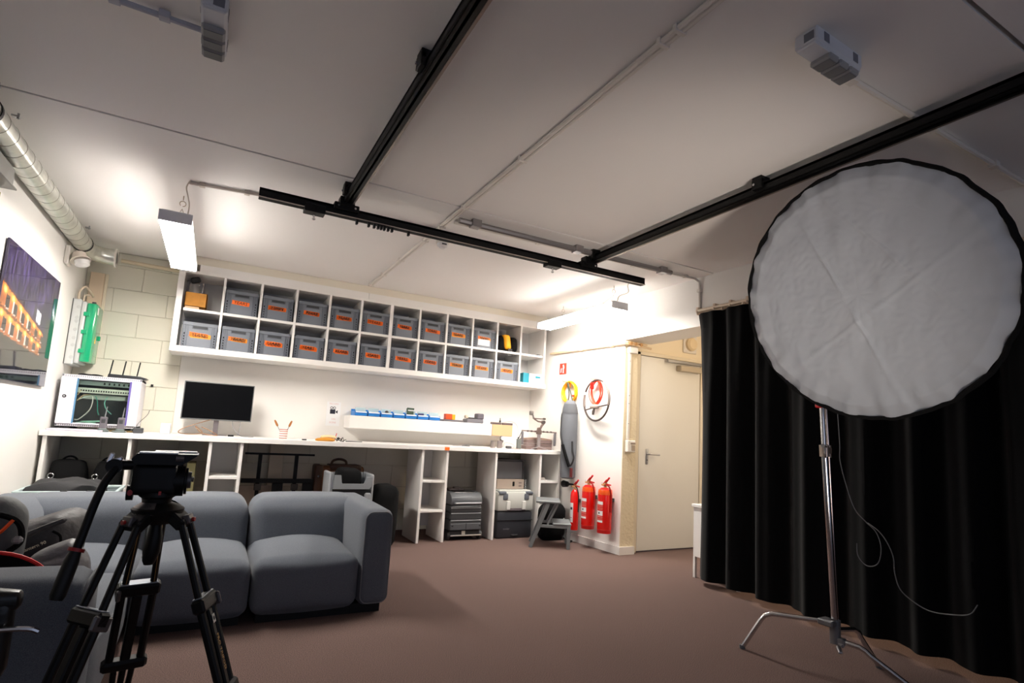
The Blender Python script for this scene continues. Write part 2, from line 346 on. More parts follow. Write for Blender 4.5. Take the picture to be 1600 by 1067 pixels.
# spiral duct
t = thing('ventilation_duct', 'round galvanised spiral duct along the top of the left wall', 'duct', (-1.03, 0, 2.405))
m = MB(); prof = []; y = 1.2
m.tube([(0, 1.2, 0), (0, 5.35, 0)], 0.064, 24); put('duct_tube', m, galv, t)
yy = 1.25
seamm = pm('duct_seam', (120, 118, 106), 0.5, 0.6)
while yy < 5.3:
    put('duct_seam', MB().lathe([(0.0638, -0.0025), (0.0655, 0), (0.0638, 0.0025)], (0, yy, 0), (0, 1, 0), 24), seamm, t); yy += 0.135
for yy in (1.8, 3.16, 5.33):
    put('duct_collar', MB().lathe([(0.064, -0.012), (0.068, -0.012), (0.068, 0.012), (0.064, 0.012)], (0, yy, 0), (0, 1, 0), 24), blackp, t)
for yy in (3.02, 3.30, 5.05):
    b = put('duct_hanger', MB().box(0.055, 0.085, yy - 0.012, yy + 0.012, 0.05, 0.058).cyl((0.078, yy, 0.044), (0.078, yy, 0.072), 0.005, seg=6), steel, t)
put('duct_elbow', MB().tube([(0, 5.35, 0), (0.002, 5.50, 0), (0.03, 5.60, 0), (0.09, 5.645, 0), (0.17, 5.655, 0)], 0.066, 20), galv, t)
put('duct_flange', MB().lathe([(0.05, 0), (0.078, 0), (0.078, 0.012), (0.05, 0.012)], (0.17, 5.655, 0), (1, 0, 0), 24), conduit, t)
put('duct_cap', MB().lathe([(0, 0.001), (0.05, 0.001)], (0.172, 5.655, 0), (1, 0, 0), 24), galv, t)

# ------------------------------------------------------------------ the two hanging LED battens
def batten(x, y0, y1, z, label, hooks):
    t = thing('hanging_lamp', label, 'lamp', (x, y0, z), group='hanging LED lamps'); L = y1 - y0; W = 0.088
    put('lamp_housing', MB().box(-W + 0.012, W - 0.012, 0, L, 0.054, 0.066, 0.003).box(-W, W, -0.006, 0.012, -0.002, 0.062, 0.003).box(-W, W, L - 0.012, L + 0.006, -0.002, 0.062, 0.003), pm('lamp_body', (226, 226, 230), 0.5), t)
    put('lamp_diffuser', MB().box(-W + 0.004, W - 0.004, 0.0125, L - 0.0125, 0.0, 0.006, 0.002), em('lamp_glow', LAMP_COL, LAMP_POWER), t)
    put('diffuser_side', MB().box(-W + 0.004, -W + 0.016, 0.0125, L - 0.0125, 0.0062, 0.0535, 0.003).box(W - 0.016, W - 0.004, 0.0125, L - 0.0125, 0.0062, 0.0535, 0.003), em('lamp_side_glow', LAMP_COL, LAMP_SIDE), t)
    ch = pm('chain', (176, 160, 140), 0.4, 0.6)
    for yy, hx in hooks:
        top = 2.54 - z
        b = put('chain', MB().tube([(-0.06, yy - 0.02, 0.064), (hx, yy, top - 0.09)], 0.0016, 5).tube([(0.06, yy + 0.02, 0.064), (hx, yy, top - 0.09)], 0.0016, 5), ch, t)
        put('hook', MB().tube(arc(hx, top - 0.055, 0.018, -90, 230, 10, lambda a, c_: (a, yy, c_)), 0.0025, 5).tube([(hx, yy, top - 0.03), (hx, yy, top + 0.01)], 0.003, 6), ch, b)
    put('power_cable', MB().tube(smooth([(0.05, 0.10, 0.05), (0.055, 0.09, 0.14), (hooks[0][1] + 0.045, 0.07, 0.19), (hooks[0][1] + 0.03, 0.06, 0.25), (hooks[0][1] + 0.05, 0.05, 2.545 - z)], 5), 0.004, 6), pm('white_cable', (214, 204, 192), 0.5), t)
    return t
batten(-0.312, 3.765, 4.98, 2.245, 'hanging white LED lamp at left above the monitor, glowing brightly', ((0.36, 0.0), (1.05, 0.0)))
batten(3.10, 3.80, 5.09, 2.262, 'hanging white LED lamp at right by the beam, glowing brightly', ((0.22, 0.10), (1.22, 0.20)))
# small items on the ceiling
def box3(x, y, rz, label):
    t = thing('ceiling_light_box', label, 'ceiling light', (x, y, 2.54), rz, group='three-cell ceiling boxes'); bw = pm('white_casing', (206, 208, 214), 0.5)
    put('casing', MB().box(-0.14, 0.14, -0.042, 0.042, -0.055, 0.0, 0.006).box(-0.14, 0.14, -0.036, 0.036, -0.064, -0.05, 0.004), bw, t)
    for xx in (-0.028, 0.036, 0.10):
        c_ = put('light_cell', MB().box(xx - 0.028, xx + 0.028, -0.038, 0.038, -0.084, -0.06, 0.006), pm('cell_grey', (150, 150, 152), 0.5), t)
        put('grille', MB().box(xx - 0.022, xx + 0.022, -0.030, 0.030, -0.0865, -0.0838, 0.001), pm('grille_grey', (112, 112, 114), 0.6), c_)
    put('vent', MB().box(-0.1415, -0.138, -0.03, 0.005, -0.045, -0.015), pm('vent_grey', (110, 112, 122), 0.6), t)
    for xx in (-0.10, 0.08): put('vent', MB().box(xx, xx + 0.03, -0.0435, -0.041, -0.045, -0.012).box(xx, xx + 0.03, 0.041, 0.0435, -0.045, -0.012), MATS['vent_grey'], t)
box3(-0.14, 2.165, R(90), 'white three-cell light box on the ceiling at upper left')
box3(1.80, 1.09, R(2), 'white three-cell light box on the ceiling at upper right')
t = thing('smoke_detector', 'small white smoke detector on the ceiling just behind the cross rail', 'smoke detector', (1.415, 3.87, 2.54))
put('base', MB().lathe([(0, 0), (0.05, 0), (0.05, -0.02), (0, -0.02)]), conduit, t)
put('sensor_head', MB().lathe([(0.042, -0.02), (0.04, -0.045), (0.024, -0.052), (0.02, -0.06), (0, -0.061)]), pm('detector_white', (214, 214, 216), 0.4), t)
put('sensor_slot', MB().box(-0.018, 0.018, -0.0425, -0.036, -0.04, -0.03), dgreyp, t)
for (x, y) in ((0.42, 2.0), (1.55, 1.1), (2.35, 1.6), (0.75, 2.75), (1.75, 2.95), (2.6, 2.4)):
    pass
# ------------------------------------------------------------------ pigeonhole shelf on the back wall
X0, PITCH, NC = -0.327, 0.3123, 12
SF = 5.60                                                        # front plane of the shelf
ZB, ZM, ZT = 1.712, 2.052, 2.372                                 # board tops / underside of the top
t = thing('pigeonhole_shelf', 'long white wall shelf of two rows of twelve pigeonholes under the ceiling', 'shelf', (X0, SF, 1.66))
XE = NC * PITCH
put('bottom_board', MB().box(-0.055, XE + 0.055, 0, 0.39, 0, 0.052, 0.002), melamine, t)
put('top_board', MB().box(-0.055, XE + 0.055, 0, 0.39, 0.712, 0.735, 0.002), melamine, t)
put('fascia_board', MB().box(0.10, 1.62, 0.005, 0.024, 0.7355, 0.80, 0.001), melamine, t)
put('fascia_board', MB().box(1.623, XE + 0.05, 0.005, 0.024, 0.7355, 0.80, 0.001), melamine, t)
put('back_panel', MB().box(-0.03, XE + 0.03, 0.375, 0.389, 0.052, 0.712), pm('shelf_back', (205, 203, 202), 0.5), t)
for i in range(NC + 1):
    hw = 0.011
    if i in (0, NC): a, b = (-0.055, -0.006) if i == 0 else (XE + 0.006, XE + 0.035)
    else:
        hw = 0.017 if i == 6 else 0.0105
        a, b = i * PITCH - hw, i * PITCH + hw
    put('divider_panel', MB().box(a, b, 0, 0.378, 0.052, 0.712, 0.0015), melamine, t)
for i in range(NC):
    put('shelf_board', MB().box(i * PITCH + 0.011, (i + 1) * PITCH - 0.011, 0.0, 0.376, 0.368, 0.392, 0.001), melamine, t)

# ------------------------------------------------------------------ storage crates
W2, CH, CDp = 0.136, 0.222, 0.355
gcrate = pm('crate_grey', (112, 117, 126), 0.5); grib = pm('crate_rib_grey', (100, 105, 115), 0.5)
def crate_body():
    m = MB()
    m.box(-W2, W2, 0.006, CDp, 0, 0.008).box(-W2, W2, 0.008, 0.014, 0.004, CH - 0.01).box(-W2, W2, CDp - 0.01, CDp, 0.004, CH - 0.01)
    m.box(-W2, -W2 + 0.006, 0.008, CDp, 0.004, CH - 0.01).box(W2 - 0.006, W2, 0.008, CDp, 0.004, CH - 0.01)
    m.box(-W2 - 0.004, W2 + 0.004, 0.0, 0.012, CH - 0.03, CH, 0.002).box(-W2 - 0.004, -W2 + 0.008, 0.0, CDp + 0.003, CH - 0.02, CH, 0.002).box(W2 - 0.008, W2 + 0.004, 0.0, CDp + 0.003, CH - 0.02, CH, 0.002).box(-W2 - 0.004, W2 + 0.004, CDp - 0.008, CDp + 0.003, CH - 0.02, CH, 0.002)
    return m
def ribs(s):
    m = MB()
    for k, xx in enumerate((0.094, 0.110, 0.128)): m.box(s * xx - 0.0035, s * xx + 0.0035, 0.0, 0.010, 0.004, CH - 0.028, 0.001)
    for z in (0.02, 0.045, 0.07, 0.095): m.box(min(s * 0.094, s * 0.128), max(s * 0.094, s * 0.128), 0.003, 0.010, z, z + 0.005)
    return m
def slots(s):
    m = MB()
    for z in (0.012, 0.036, 0.06, 0.084, 0.108): m.box(s * 0.119 - 0.0045, s * 0.119 + 0.0045, 0.0055, 0.0082, z, z + 0.016)
    return m
def make_crate():
    t = thing('storage_crate', 'x', 'crate', group='grey crates in the pigeonhole shelf')
    b = put('crate_body', crate_body(), gcrate, t)
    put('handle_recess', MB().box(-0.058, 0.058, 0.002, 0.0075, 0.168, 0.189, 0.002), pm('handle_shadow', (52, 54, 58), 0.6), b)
    put('handle_rim', MB().box(-0.064, 0.064, 0.004, 0.0078, 0.161, 0.195, 0.002), grib, b)
    for s in (-1, 1):
        r_ = put('corner_rib', ribs(s), grib, t); put('rib_slot', slots(s), slot, r_)
    return t
TOP = ['YEARS', '1 ABN', 'Round', 'Magnets', '', 'Kettel', 'Fact..', 'Batterie', 'Tx. Rec']
BOT = ['Lens caps', 'BREMSE', 'VIDEO', 'USB', 'HAMMER', 'CINES', '3.5 mm', 'AUDIO', 'CABLES', 'AC 220V', 'LIGHTS']
desc_t = ['first', 'second', 'third', 'fourth', 'fifth', 'sixth', 'seventh', 'eighth', 'ninth']
proto = make_crate(); first = True; rnd = random.Random(8)
tapes = [pm('orange_tape', (255, 112, 8)), pm('overlit_orange_tape', (252, 150, 16), 0.55)]  # second colour is the same orange tape, painted paler for overexposure
def crate_at(i, row, txt, k):
    global first
    x = X0 + (i + 0.5) * PITCH + rnd.uniform(-0.006, 0.006); z = ZB if row == 0 else ZM
    loc = (x, SF + 0.012 + rnd.uniform(0, 0.006), z + 0.0005)
    wr_ = ('"%s"' % txt) if txt else 'a blank orange label'
    side = 'lower' if row == 0 else 'upper'
    lb = 'grey crate labelled %s, number %d from left in the %s shelf row' % (txt, k + 1, side) if txt else 'grey crate with blank orange label, fifth from left in the upper shelf row'
    if first: c_ = proto; c_.location = loc; c_['label'] = lb; first = False
    else: c_ = dup(proto, loc, lb)
    w_ = {0: 0.080, 1: 0.066, 2: 0.073}[(i * 7 + row) % 3]; cx = rnd.uniform(-0.012, 0.014); tz = rnd.uniform(0.100, 0.116); tilt = rnd.uniform(-0.06, 0.02)
    if txt == 'Tx. Rec':
        put('paper_sheet', MB().box(-0.078, 0.070, 0.0045, 0.0055, 0.03, 0.10), paperw, c_)
    X = Vector((math.cos(tilt), 0, math.sin(tilt))); Z = Vector((-math.sin(tilt), 0, math.cos(tilt)))
    m = MB().prism([(-w_, -0.019), (w_, -0.019), (w_ + 0.003, 0.0), (w_, 0.019), (-w_, 0.019), (-w_ + 0.003, 0)], 0.0005, 0.0017, (X, Z), (cx, 0.0082, tz))
    tp = put('tape_label', m, tapes[1] if (row == 0 and (i < 2 or i > 7)) or i > 7 else tapes[0], c_)
    if txt: put('handwriting', MB().text(txt, 0.040 if len(txt) < 6 else 0.031, (cx, 0.0064, tz), (X, Z), 0.0006, shear=0.15), ink, tp)
for k, tx in enumerate(TOP): crate_at(k + 1, 1, tx, k)
for k, tx in enumerate(BOT): crate_at(k, 0, tx, k)
# cardboard box with cables in the first upper cell
t = thing('cardboard_box', 'open brown cardboard box with cables and plastic bags in the first upper pigeonhole', 'box', (X0 + 0.10, SF + 0.03, ZM + 0.001))
put('box_body', MB().box(-0.09, 0.085, 0, 0.008, 0.02, 0.15).box(-0.09, 0.085, 0.21, 0.218, 0.02, 0.15).box(-0.09, -0.083, 0, 0.218, 0.02, 0.15).box(0.078, 0.085, 0, 0.218, 0.02, 0.15).box(-0.09, 0.085, 0, 0.218, 0.02, 0.028), card, t)
solo('paper_sheet', 'loose paper sheet under the brown cardboard box in the first pigeonhole', 'paper', MB().box(-0.05, 0.06, -0.02, 0.2, 0.0, 0.018), pm('pale_card', (232, 190, 150), 0.8), (X0 + 0.07, SF + 0.025, ZM + 0.001))
solo('plastic_bag', 'clear grey plastic bag bulging out of the brown cardboard box', 'bag', MB().cushion(-0.075, 0.02, 0.03, 0.16, 0.05, 0.26, 0.05, wob=0.025, seed=4), pm('clear_plastic', (190, 186, 184), 0.25, alpha=0.55), (X0 + 0.10, SF + 0.03, ZM + 0.02))
t = thing('hand_blower', 'black handle sticking up from the brown cardboard box', 'tool', (X0 + 0.13, SF + 0.05, ZM + 0.04))
put('shaft', MB().cyl((0, 0, 0.01), (0.015, 0, 0.21), 0.007, seg=8), pm('grey_metal', (150, 148, 150), 0.4, 0.4), t)
put('handle', MB().cushion(-0.02, 0.06, -0.02, 0.02, 0.205, 0.262, 0.02, n=6, mat=Matrix.Rotation(R(-18), 4, 'Y')), blackp, t)
# black and yellow backpack, tissue box
t = thing('camera_backpack', 'small black backpack with a yellow front panel in the upper pigeonhole', 'backpack', (X0 + 10.5 * PITCH, SF + 0.02, ZM + 0.001))
put('bag_body', MB().cushion(-0.135, -0.01, 0.02, 0.30, 0, 0.185, 0.05, (0.01, 0.01, 0.01), 8, wob=0.012).cushion(0.03, 0.128, 0.005, 0.28, 0, 0.185, 0.04, (0.01, 0.01, 0), 8, wob=0.014, seed=5).cushion(-0.1, 0.1, 0.06, 0.3, 0, 0.13, 0.05, n=6), blackf, t)
put('front_panel', MB().cushion(-0.055, 0.034, -0.010, 0.10, 0.03, 0.195, 0.025, (0, 0.01, 0), 8, fn=lambda p: Vector((p.x - 0.16 * (p.z - 0.1), p.y, p.z))), pm('yellow_nylon', (246, 170, 20), 0.6), t)
put('strap', MB().sheet(lambda u, v: Vector((-0.005 + 0.052 * u, -0.012 - 0.02 * v * (1 - v), 0.035 - 0.085 * v)), 2, 6, 0.004), pm('grey_webbing', (62, 60, 60), 0.8), t)
t = thing('tissue_box', 'white and teal tissue box in the last lower pigeonhole', 'box', (3.345, SF + 0.03, ZB + 0.001))
put('box_body', MB().box(-0.082, 0.098, 0, 0.10, 0, 0.115, 0.002), pm('tissue_white', (232, 240, 242), 0.5), t)
put('side_panel', MB().box(-0.16, -0.083, 0.01, 0.09, 0.0, 0.118, 0.002), pm('teal_card', (24, 132, 150), 0.5), t)
put('logo_patch', MB().box(0.0, 0.068, -0.0012, -0.0002, 0.065, 0.090), MATS['teal_card'], t)
solo('small_remote', 'small black remote lying in the empty upper right pigeonhole', 'remote', MB().box(-0.022, 0.022, 0, 0.06, 0, 0.012, 0.003), blackp, (3.375, SF + 0.02, ZM + 0.001))
# white paper poster with a camera symbol
t = thing('wall_notice', 'white paper notice with a black film camera symbol on the back wall', 'sign', (1.125, 5.9985, 1.21))
put('paper', MB().box(-0.07, 0.07, -0.0015, 0, -0.125, 0.125), paperw, t)
m = MB().prism([(-0.036, -0.03), (0.018, -0.03), (0.018, 0.016), (-0.036, 0.016)], 0, 0.0006, FRONT, (0, -0.0022, 0.03)).prism([(0.022, -0.012), (0.042, -0.026), (0.042, 0.010), (0.022, -0.004)], 0, 0.0006, FRONT, (0, -0.0022, 0.03))
for cx in (-0.022, 0.006): m.lathe([(0.009, 0), (0.0145, 0), (0.0145, 0.0006), (0.009, 0.0006)], (cx, -0.0022, 0.062), (0, -1, 0), 14)
put('camera_symbol', m, pm('navy_ink', (28, 28, 48), 0.7), t)
put('lettering', MB().text('RECORD', 0.024, (0, -0.002, 0.105), FRONT, 0.0005).text('ON', 0.026, (0.005, -0.002, -0.055), FRONT, 0.0005).text('SCENE', 0.024, (0, -0.002, -0.09), FRONT, 0.0005), pm('pale_red_ink', (226, 190, 186), 0.7), t)

# ------------------------------------------------------------------ worktop and its supports
DT = 0.942                                                       # top of the worktop
DF = 5.24
t = thing('worktop', 'long white worktop along the back wall', 'worktop', (-1.095, DF, 0.902))
put('board', MB().box(0, 4.66, 0, 0.75, 0, 0.04, 0.002), melamine, t)
put('tape_mark', MB().box(3.195, 3.245, -0.0015, -0.0002, 0.003, 0.034).box(3.195, 3.245, -0.0015, 0.02, 0.0402, 0.0408), oranget, t)
def support(x0, x1, lb, d=0.44): solo('support_panel', lb, 'panel', MB().box(0, x1 - x0, 0, d, 0, 0.90, 0.0015), melamine, (x0, DF + 0.02, 0.0005))
support(-1.072, -1.046, 'white panel under the left end of the worktop')
support(-0.544, -0.520, 'white panel under the worktop behind the tripod')
support(2.688, 2.712, 'white panel under the worktop between trolley case and cool box')
def unit(x0, x1, zs, lb, back=True):
    t = thing('shelf_unit', lb, 'shelf', (x0, DF + 0.02, 0.0005), group='narrow shelf units under the worktop'); W = x1 - x0
    for a in (0, W - 0.025): put('side_panel', MB().box(a, a + 0.025, 0, 0.44, 0, 0.90, 0.0015), melamine, t)
    for z in zs: put('shelf_board', MB().box(0.0255, W - 0.0255, 0.004, 0.40, z - 0.011, z + 0.011, 0.001), melamine, t)
    put('back_panel', MB().box(0.0255, W - 0.0255, 0.402, 0.414, 0.10, 0.895), MATS['shelf_back'], t)
unit(0.013, 0.274, (0.607, 0.32), 'narrow white shelf unit under the worktop below the monitor')
unit(1.872, 2.157, (0.592, 0.303), 'narrow white shelf unit with three openings below the orange tape')
unit(3.238, 3.512, (0.597, 0.33), 'narrow white shelf unit at the right end of the worktop')
# ------------------------------------------------------------------ on the worktop
# network cabinet
offw = pm('cabinet_white', (232, 230, 238), 0.4)
t = thing('network_cabinet', 'white network rack cabinet with glass door at the left end of the worktop', 'cabinet', (-1.066, 5.52, DT + 0.03)); RW, RH, RD = 0.53, 0.41, 0.36
put('cabinet_shell', MB().box(0, RW, 0.01, RD, RH - 0.02, RH, 0.002).box(0, RW, 0.01, RD, 0, 0.02, 0.002).box(0, 0.012, 0.01, RD, 0, RH).box(RW - 0.012, RW, 0.01, RD, 0, RH).box(0, RW, RD - 0.01, RD, 0, RH), offw, t)
m = MB()
for k in range(36): m.box(0.02 + k * 0.0138, 0.027 + k * 0.0138, 0.0085, 0.0105, RH - 0.016, RH - 0.004).box(0.02 + k * 0.0138, 0.027 + k * 0.0138, 0.0085, 0.0105, 0.004, 0.016)
o = put('vent_slots', m, pm('vent_shadow', (160, 158, 160), 0.6), t); o['kind'] = 'stuff'
dr = put('door_frame', MB().box(0, 0.102, -0.006, 0.008, 0.021, RH - 0.021, 0.003).box(RW - 0.065, RW, -0.006, 0.008, 0.021, RH - 0.021, 0.003).box(0.1, RW - 0.06, -0.006, 0.008, RH - 0.032, RH - 0.021, 0.001).box(0.1, RW - 0.06, -0.006, 0.008, 0.021, 0.030, 0.001), offw, t)
put('edge_strip', MB().box(0.1022, 0.112, -0.0065, 0.007, 0.024, RH - 0.026), pm('blue_edge', (92, 140, 176), 0.3), dr)
put('edge_strip', MB().box(RW - 0.078, RW - 0.0652, -0.0065, 0.007, 0.024, RH - 0.026), pm('violet_edge', (112, 100, 172), 0.3), dr)
put('glass_pane', MB().box(0.112, RW - 0.078, 0.0, 0.003, 0.03, RH - 0.032), pm('tinted_glass', (190, 214, 204), 0.05, trans=1.0, spec=0.5, alpha=0.35), dr)
put('lock', MB().cyl((0.036, -0.0065, 0.235), (0.036, -0.012, 0.235), 0.013).cyl((0.036, -0.012, 0.235), (0.036, -0.016, 0.235), 0.007), pm('lock_grey', (58, 54, 60), 0.4, 0.3), dr)
put('lock_button', MB().cyl((0.036, -0.016, 0.235), (0.036, -0.018, 0.235), 0.0055), lgreyp, dr)
put('inner_back', MB().box(0.02, RW - 0.02, RD - 0.015, RD - 0.0105, 0.02, RH - 0.02), pm('rack_inner', (84, 90, 92), 0.7), t)
put('patch_panel', MB().box(0.105, RW - 0.075, 0.04, 0.06, 0.335, 0.368), pm('panel_green', (150, 168, 158), 0.5), t)
p2 = put('patch_panel', MB().box(0.10, RW - 0.07, 0.03, 0.07, 0.272, 0.312), pm('panel_pale', (206, 214, 196), 0.5), t)
m = MB()
for k in range(20): m.box(0.125 + k * 0.0166, 0.1345 + k * 0.0166, 0.0285, 0.0305, 0.283, 0.296)
put('port_row', m, slot, p2)['kind'] = 'stuff'
m = MB()
for k in range(6): m.box(0.27 + k * 0.033, 0.281 + k * 0.033, 0.0385, 0.0405, 0.344, 0.362)
put('hole_row', m, slot, t)['kind'] = 'stuff'
put('network_switch', MB().box(0.14, RW - 0.10, 0.06, 0.24, 0.225, 0.262, 0.003), pm('switch_grey', (178, 190, 176), 0.5), t)
for pts, c_ in (([(0.205, 0.06, 0.25), (0.215, 0.03, 0.20), (0.20, 0.03, 0.13), (0.14, 0.05, 0.06), (0.11, 0.07, 0.055)], (226, 226, 214)), ([(0.225, 0.06, 0.25), (0.245, 0.03, 0.21), (0.255, 0.04, 0.13), (0.26, 0.08, 0.10)], (30, 150, 128)),
                ([(0.20, 0.06, 0.252), (0.15, 0.035, 0.232), (0.115, 0.03, 0.21)], (214, 232, 218)), ([(0.19, 0.06, 0.258), (0.15, 0.03, 0.25), (0.114, 0.03, 0.205)], (206, 178, 128)),
                ([(0.305, 0.06, 0.25), (0.295, 0.03, 0.2), (0.31, 0.04, 0.15), (0.345, 0.07, 0.11)], (126, 196, 176)), ([(0.13, 0.03, 0.29), (0.112, 0.03, 0.25)], (220, 200, 150))):
    put('patch_cable', MB().tube(smooth(pts, 5), 0.0032, 6), pm('cable_%d_%d_%d' % c_, c_, 0.5), t)
put('cable_heap', MB().tube(smooth([(0.12, 0.10, 0.03), (0.2, 0.06, 0.042), (0.28, 0.1, 0.05), (0.22, 0.15, 0.045), (0.15, 0.1, 0.04), (0.25, 0.06, 0.03)], 5), 0.005, 6), pm('cable_mint', (150, 206, 180), 0.5), t)
put('cabinet_foot', MB().box(0.03, 0.09, 0.02, 0.08, -0.03, 0, 0.004).box(RW - 0.09, RW - 0.03, 0.02, 0.08, -0.03, 0, 0.004).box(0.03, 0.09, RD - 0.08, RD - 0.02, -0.03, 0, 0.004).box(RW - 0.09, RW - 0.03, RD - 0.08, RD - 0.02, -0.03, 0, 0.004), blackp, t)
# router on the cabinet
t = thing('wifi_router', 'black router with three upright antennas on top of the network cabinet', 'router', (-0.66, 5.62, DT + 0.44))
put('router_body', MB().prism([(-0.13, 0.0), (0.125, 0.0), (0.15, 0.016), (0.10, 0.03), (-0.125, 0.034)], -0.16, 0.0, FRONT, bev=0.003), pm('router_black', (40, 42, 46), 0.35), t)
for xx in (-0.115, -0.025, 0.075):
    a = put('antenna', MB().bar((xx, -0.004, 0.03), (xx + 0.012, -0.004, 0.15), 0.016, 0.009, 0.003), blackp, t)
solo('cable_coil', 'flat black cable coil lying on the network cabinet behind the fuse box', 'cable', MB().tube(arc(0, 0, 0.05, 0, 700, 40, lambda a, b_: (a * 1.6, b_ * 1.3, 0.006 + 0.006 * abs(math.sin(a * 60)))), 0.005, 6), blackp, (-0.90, 5.62, DT + 0.441))
# thin laptop and two black handsets in front of the cabinet
solo('closed_laptop', 'thin closed laptop at the left end of the worktop in front of the cabinet', 'laptop', MB().box(-0.17, 0.17, -0.11, 0.11, 0, 0.014, 0.004), pm('silver_violet', (208, 202, 216), 0.35, 0.3), (-0.895, 5.372, DT + 0.0005))
for k, (x, lb) in enumerate(((-0.735, 'grey radio handset in its charging stand, the left of two'), (-0.62, 'grey radio handset in its charging stand, the right of two'))):
    t = thing('radio_handset', lb, 'radio', (x, 5.36, DT), group='radio handsets before the network cabinet'); hg = pm('handset_grey', (104, 100, 106), 0.5)
    put('charging_stand', MB().box(-0.05, 0.042, -0.03, 0.04, 0, 0.014, 0.004).cushion(-0.03, 0.03, -0.02, 0.035, 0.006, 0.03, 0.012, n=5), pm('stand_grey', (96, 106, 104), 0.5), t)
    put('handset_body', MB().box(-0.022, 0.024, -0.012, 0.022, 0.02, 0.118, 0.005), hg, t)
    put('antenna', MB().cyl((0.006, 0.005, 0.115), (0.010, 0.012, 0.20), 0.005, 0.0025, 8), pm('antenna_grey', (120, 122, 124), 0.5), t)
    put('speaker_grille', MB().box(-0.012, 0.014, -0.0135, -0.0115, 0.07, 0.10), dgreyp, t)
t = thing('power_adapter', 'dark grey plug adapter with thin wire lying right of the radio handsets', 'adapter', (-0.50, 5.37, DT))
put('adapter_body', MB().box(-0.035, 0.035, -0.025, 0.025, 0, 0.045, 0.006), dgreyp, t)
put('wire', MB().tube(smooth([(-0.02, 0.01, 0.04), (-0.01, 0.05, 0.08), (0.03, 0.2, 0.15), (0.04, 0.22, 0.19)], 5), 0.002, 5), blackp, t)
solo('wooden_batten', 'thin dark wooden batten lying under the front of the network cabinet', 'batten', MB().box(-0.09, 0.38, 0, 0.02, 0, 0.013, 0.002), pm('dark_wood', (96, 78, 36), 0.6), (-0.87, 5.485, DT + 0.0005))
t = thing('wall_socket', 'small black wall clip on the block wall right of the network cabinet', 'clip', (-0.50, 5.995, 1.36)); put('clip', MB().box(-0.01, 0.01, -0.004, 0.004, -0.012, 0.012, 0.002), blackp, t)
solo('speaker_cube', 'small white cube speaker left of the monitor on the worktop', 'speaker', MB().box(-0.037, 0.037, 0, 0.07, 0, 0.09, 0.006, seg=2), pm('cube_white', (206, 206, 212), 0.5), (-0.325, 5.5, DT + 0.0005))
# monitor
t = thing('computer_monitor', 'black flat monitor on a silver stand on the worktop', 'monitor', (0.05, 5.72, DT))
fr = pm('monitor_frame', (120, 122, 122), 0.4, 0.3)
put('bezel', MB().box(-0.285, 0.285, -0.012, 0.02, 0.135, 0.475, 0.004), fr, t)
put('screen', MB().box(-0.277, 0.277, -0.0135, -0.0115, 0.146, 0.467), pm('screen_black', (7, 7, 8), 0.3, spec=0.15), t)
put('stand_column', MB().box(-0.021, 0.021, 0.012, 0.034, 0.006, 0.26, 0.003), pm('stand_metal', (128, 120, 122), 0.4, 0.5), t)
put('stand_foot', MB().box(-0.10, 0.10, -0.05, 0.10, 0, 0.008, 0.003), MATS['stand_metal'], t)
solo('audio_cable', 'brown headphone cable looped beside the monitor stand', 'cable', MB().tube(smooth([(0.10, 0.12, 0.16), (-0.06, 0.05, 0.10), (-0.17, 0.0, 0.05), (-0.20, -0.03, 0.015), (-0.12, -0.05, 0.004), (-0.02, -0.03, 0.02), (-0.08, -0.02, 0.075), (-0.03, -0.03, 0.02), (0.05, -0.06, 0.004), (0.1, -0.06, 0.004), (0.02, -0.05, 0.05), (-0.03, -0.04, 0.07)], 6), 0.0035, 6), pm('tan_cable', (150, 108, 72), 0.5), (-0.03, 5.62, DT + 0.003))
t = thing('data_cable', 'black plug and cables hanging from the monitor onto the worktop', 'cable', (0.20, 5.60, DT + 0.001))
put('cable', MB().tube(smooth([(-0.02, 0.12, 0.16), (-0.01, 0.10, 0.08), (0.05, 0.02, 0.012), (0.12, -0.03, 0.004), (0.16, -0.03, 0.004)], 5), 0.003, 6).tube(smooth([(0.05, 0.12, 0.16), (0.045, 0.1, 0.06), (0.035, 0.04, 0.015)], 5), 0.003, 6), pm('grey_cable', (140, 138, 140), 0.5), t)
put('plug', MB().box(-0.05, 0.0, -0.05, -0.03, 0, 0.014, 0.004), blackp, t)
# pencil cup
t = thing('tool_cup', 'white cup with red stripes holding two wooden handled tools', 'cup', (0.60, 5.46, DT + 0.0005))
put('cup_body', MB().lathe([(0, 0), (0.032, 0), (0.036, 0.09), (0.033, 0.09), (0.029, 0.004), (0, 0.004)], seg=20), pm('cup_white', (240, 232, 226), 0.35), t)
for z in (0.006, 0.026, 0.047, 0.067, 0.084): put('stripe', MB().lathe([(0.0322 + z * 0.0445, z), (0.0326 + z * 0.0445, z + 0.001), (0.0326 + (z + .006) * 0.0445, z + 0.006)], seg=20), pm('stripe_red', (176, 62, 48), 0.4), t)
woodh = pm('tool_wood', (178, 112, 50), 0.5, var=0.2, vscale=60)
for nm, a, b_, lb in (('paint_brush', (0.008, 0, 0.02), (0.062, 0, 0.165), 'wooden brush handle leaning right out of the striped cup'), ('wood_chisel', (-0.006, 0, 0.02), (-0.085, 0, 0.165), 'wooden chisel handle leaning left out of the striped cup')):
    u = thing(nm, lb, 'tool', (0.60, 5.46, DT + 0.004), group='tools in the striped cup'); A = Vector(a); B = Vector(b_)
    put('shaft', MB().cyl(A, A.lerp(B, 0.62), 0.0035, seg=8), steel, u); put('handle', MB().tube([A.lerp(B, 0.62), A.lerp(B, 0.7), A.lerp(B, 0.9), B], [0.006, 0.010, 0.009, 0.006], 10), woodh, u)
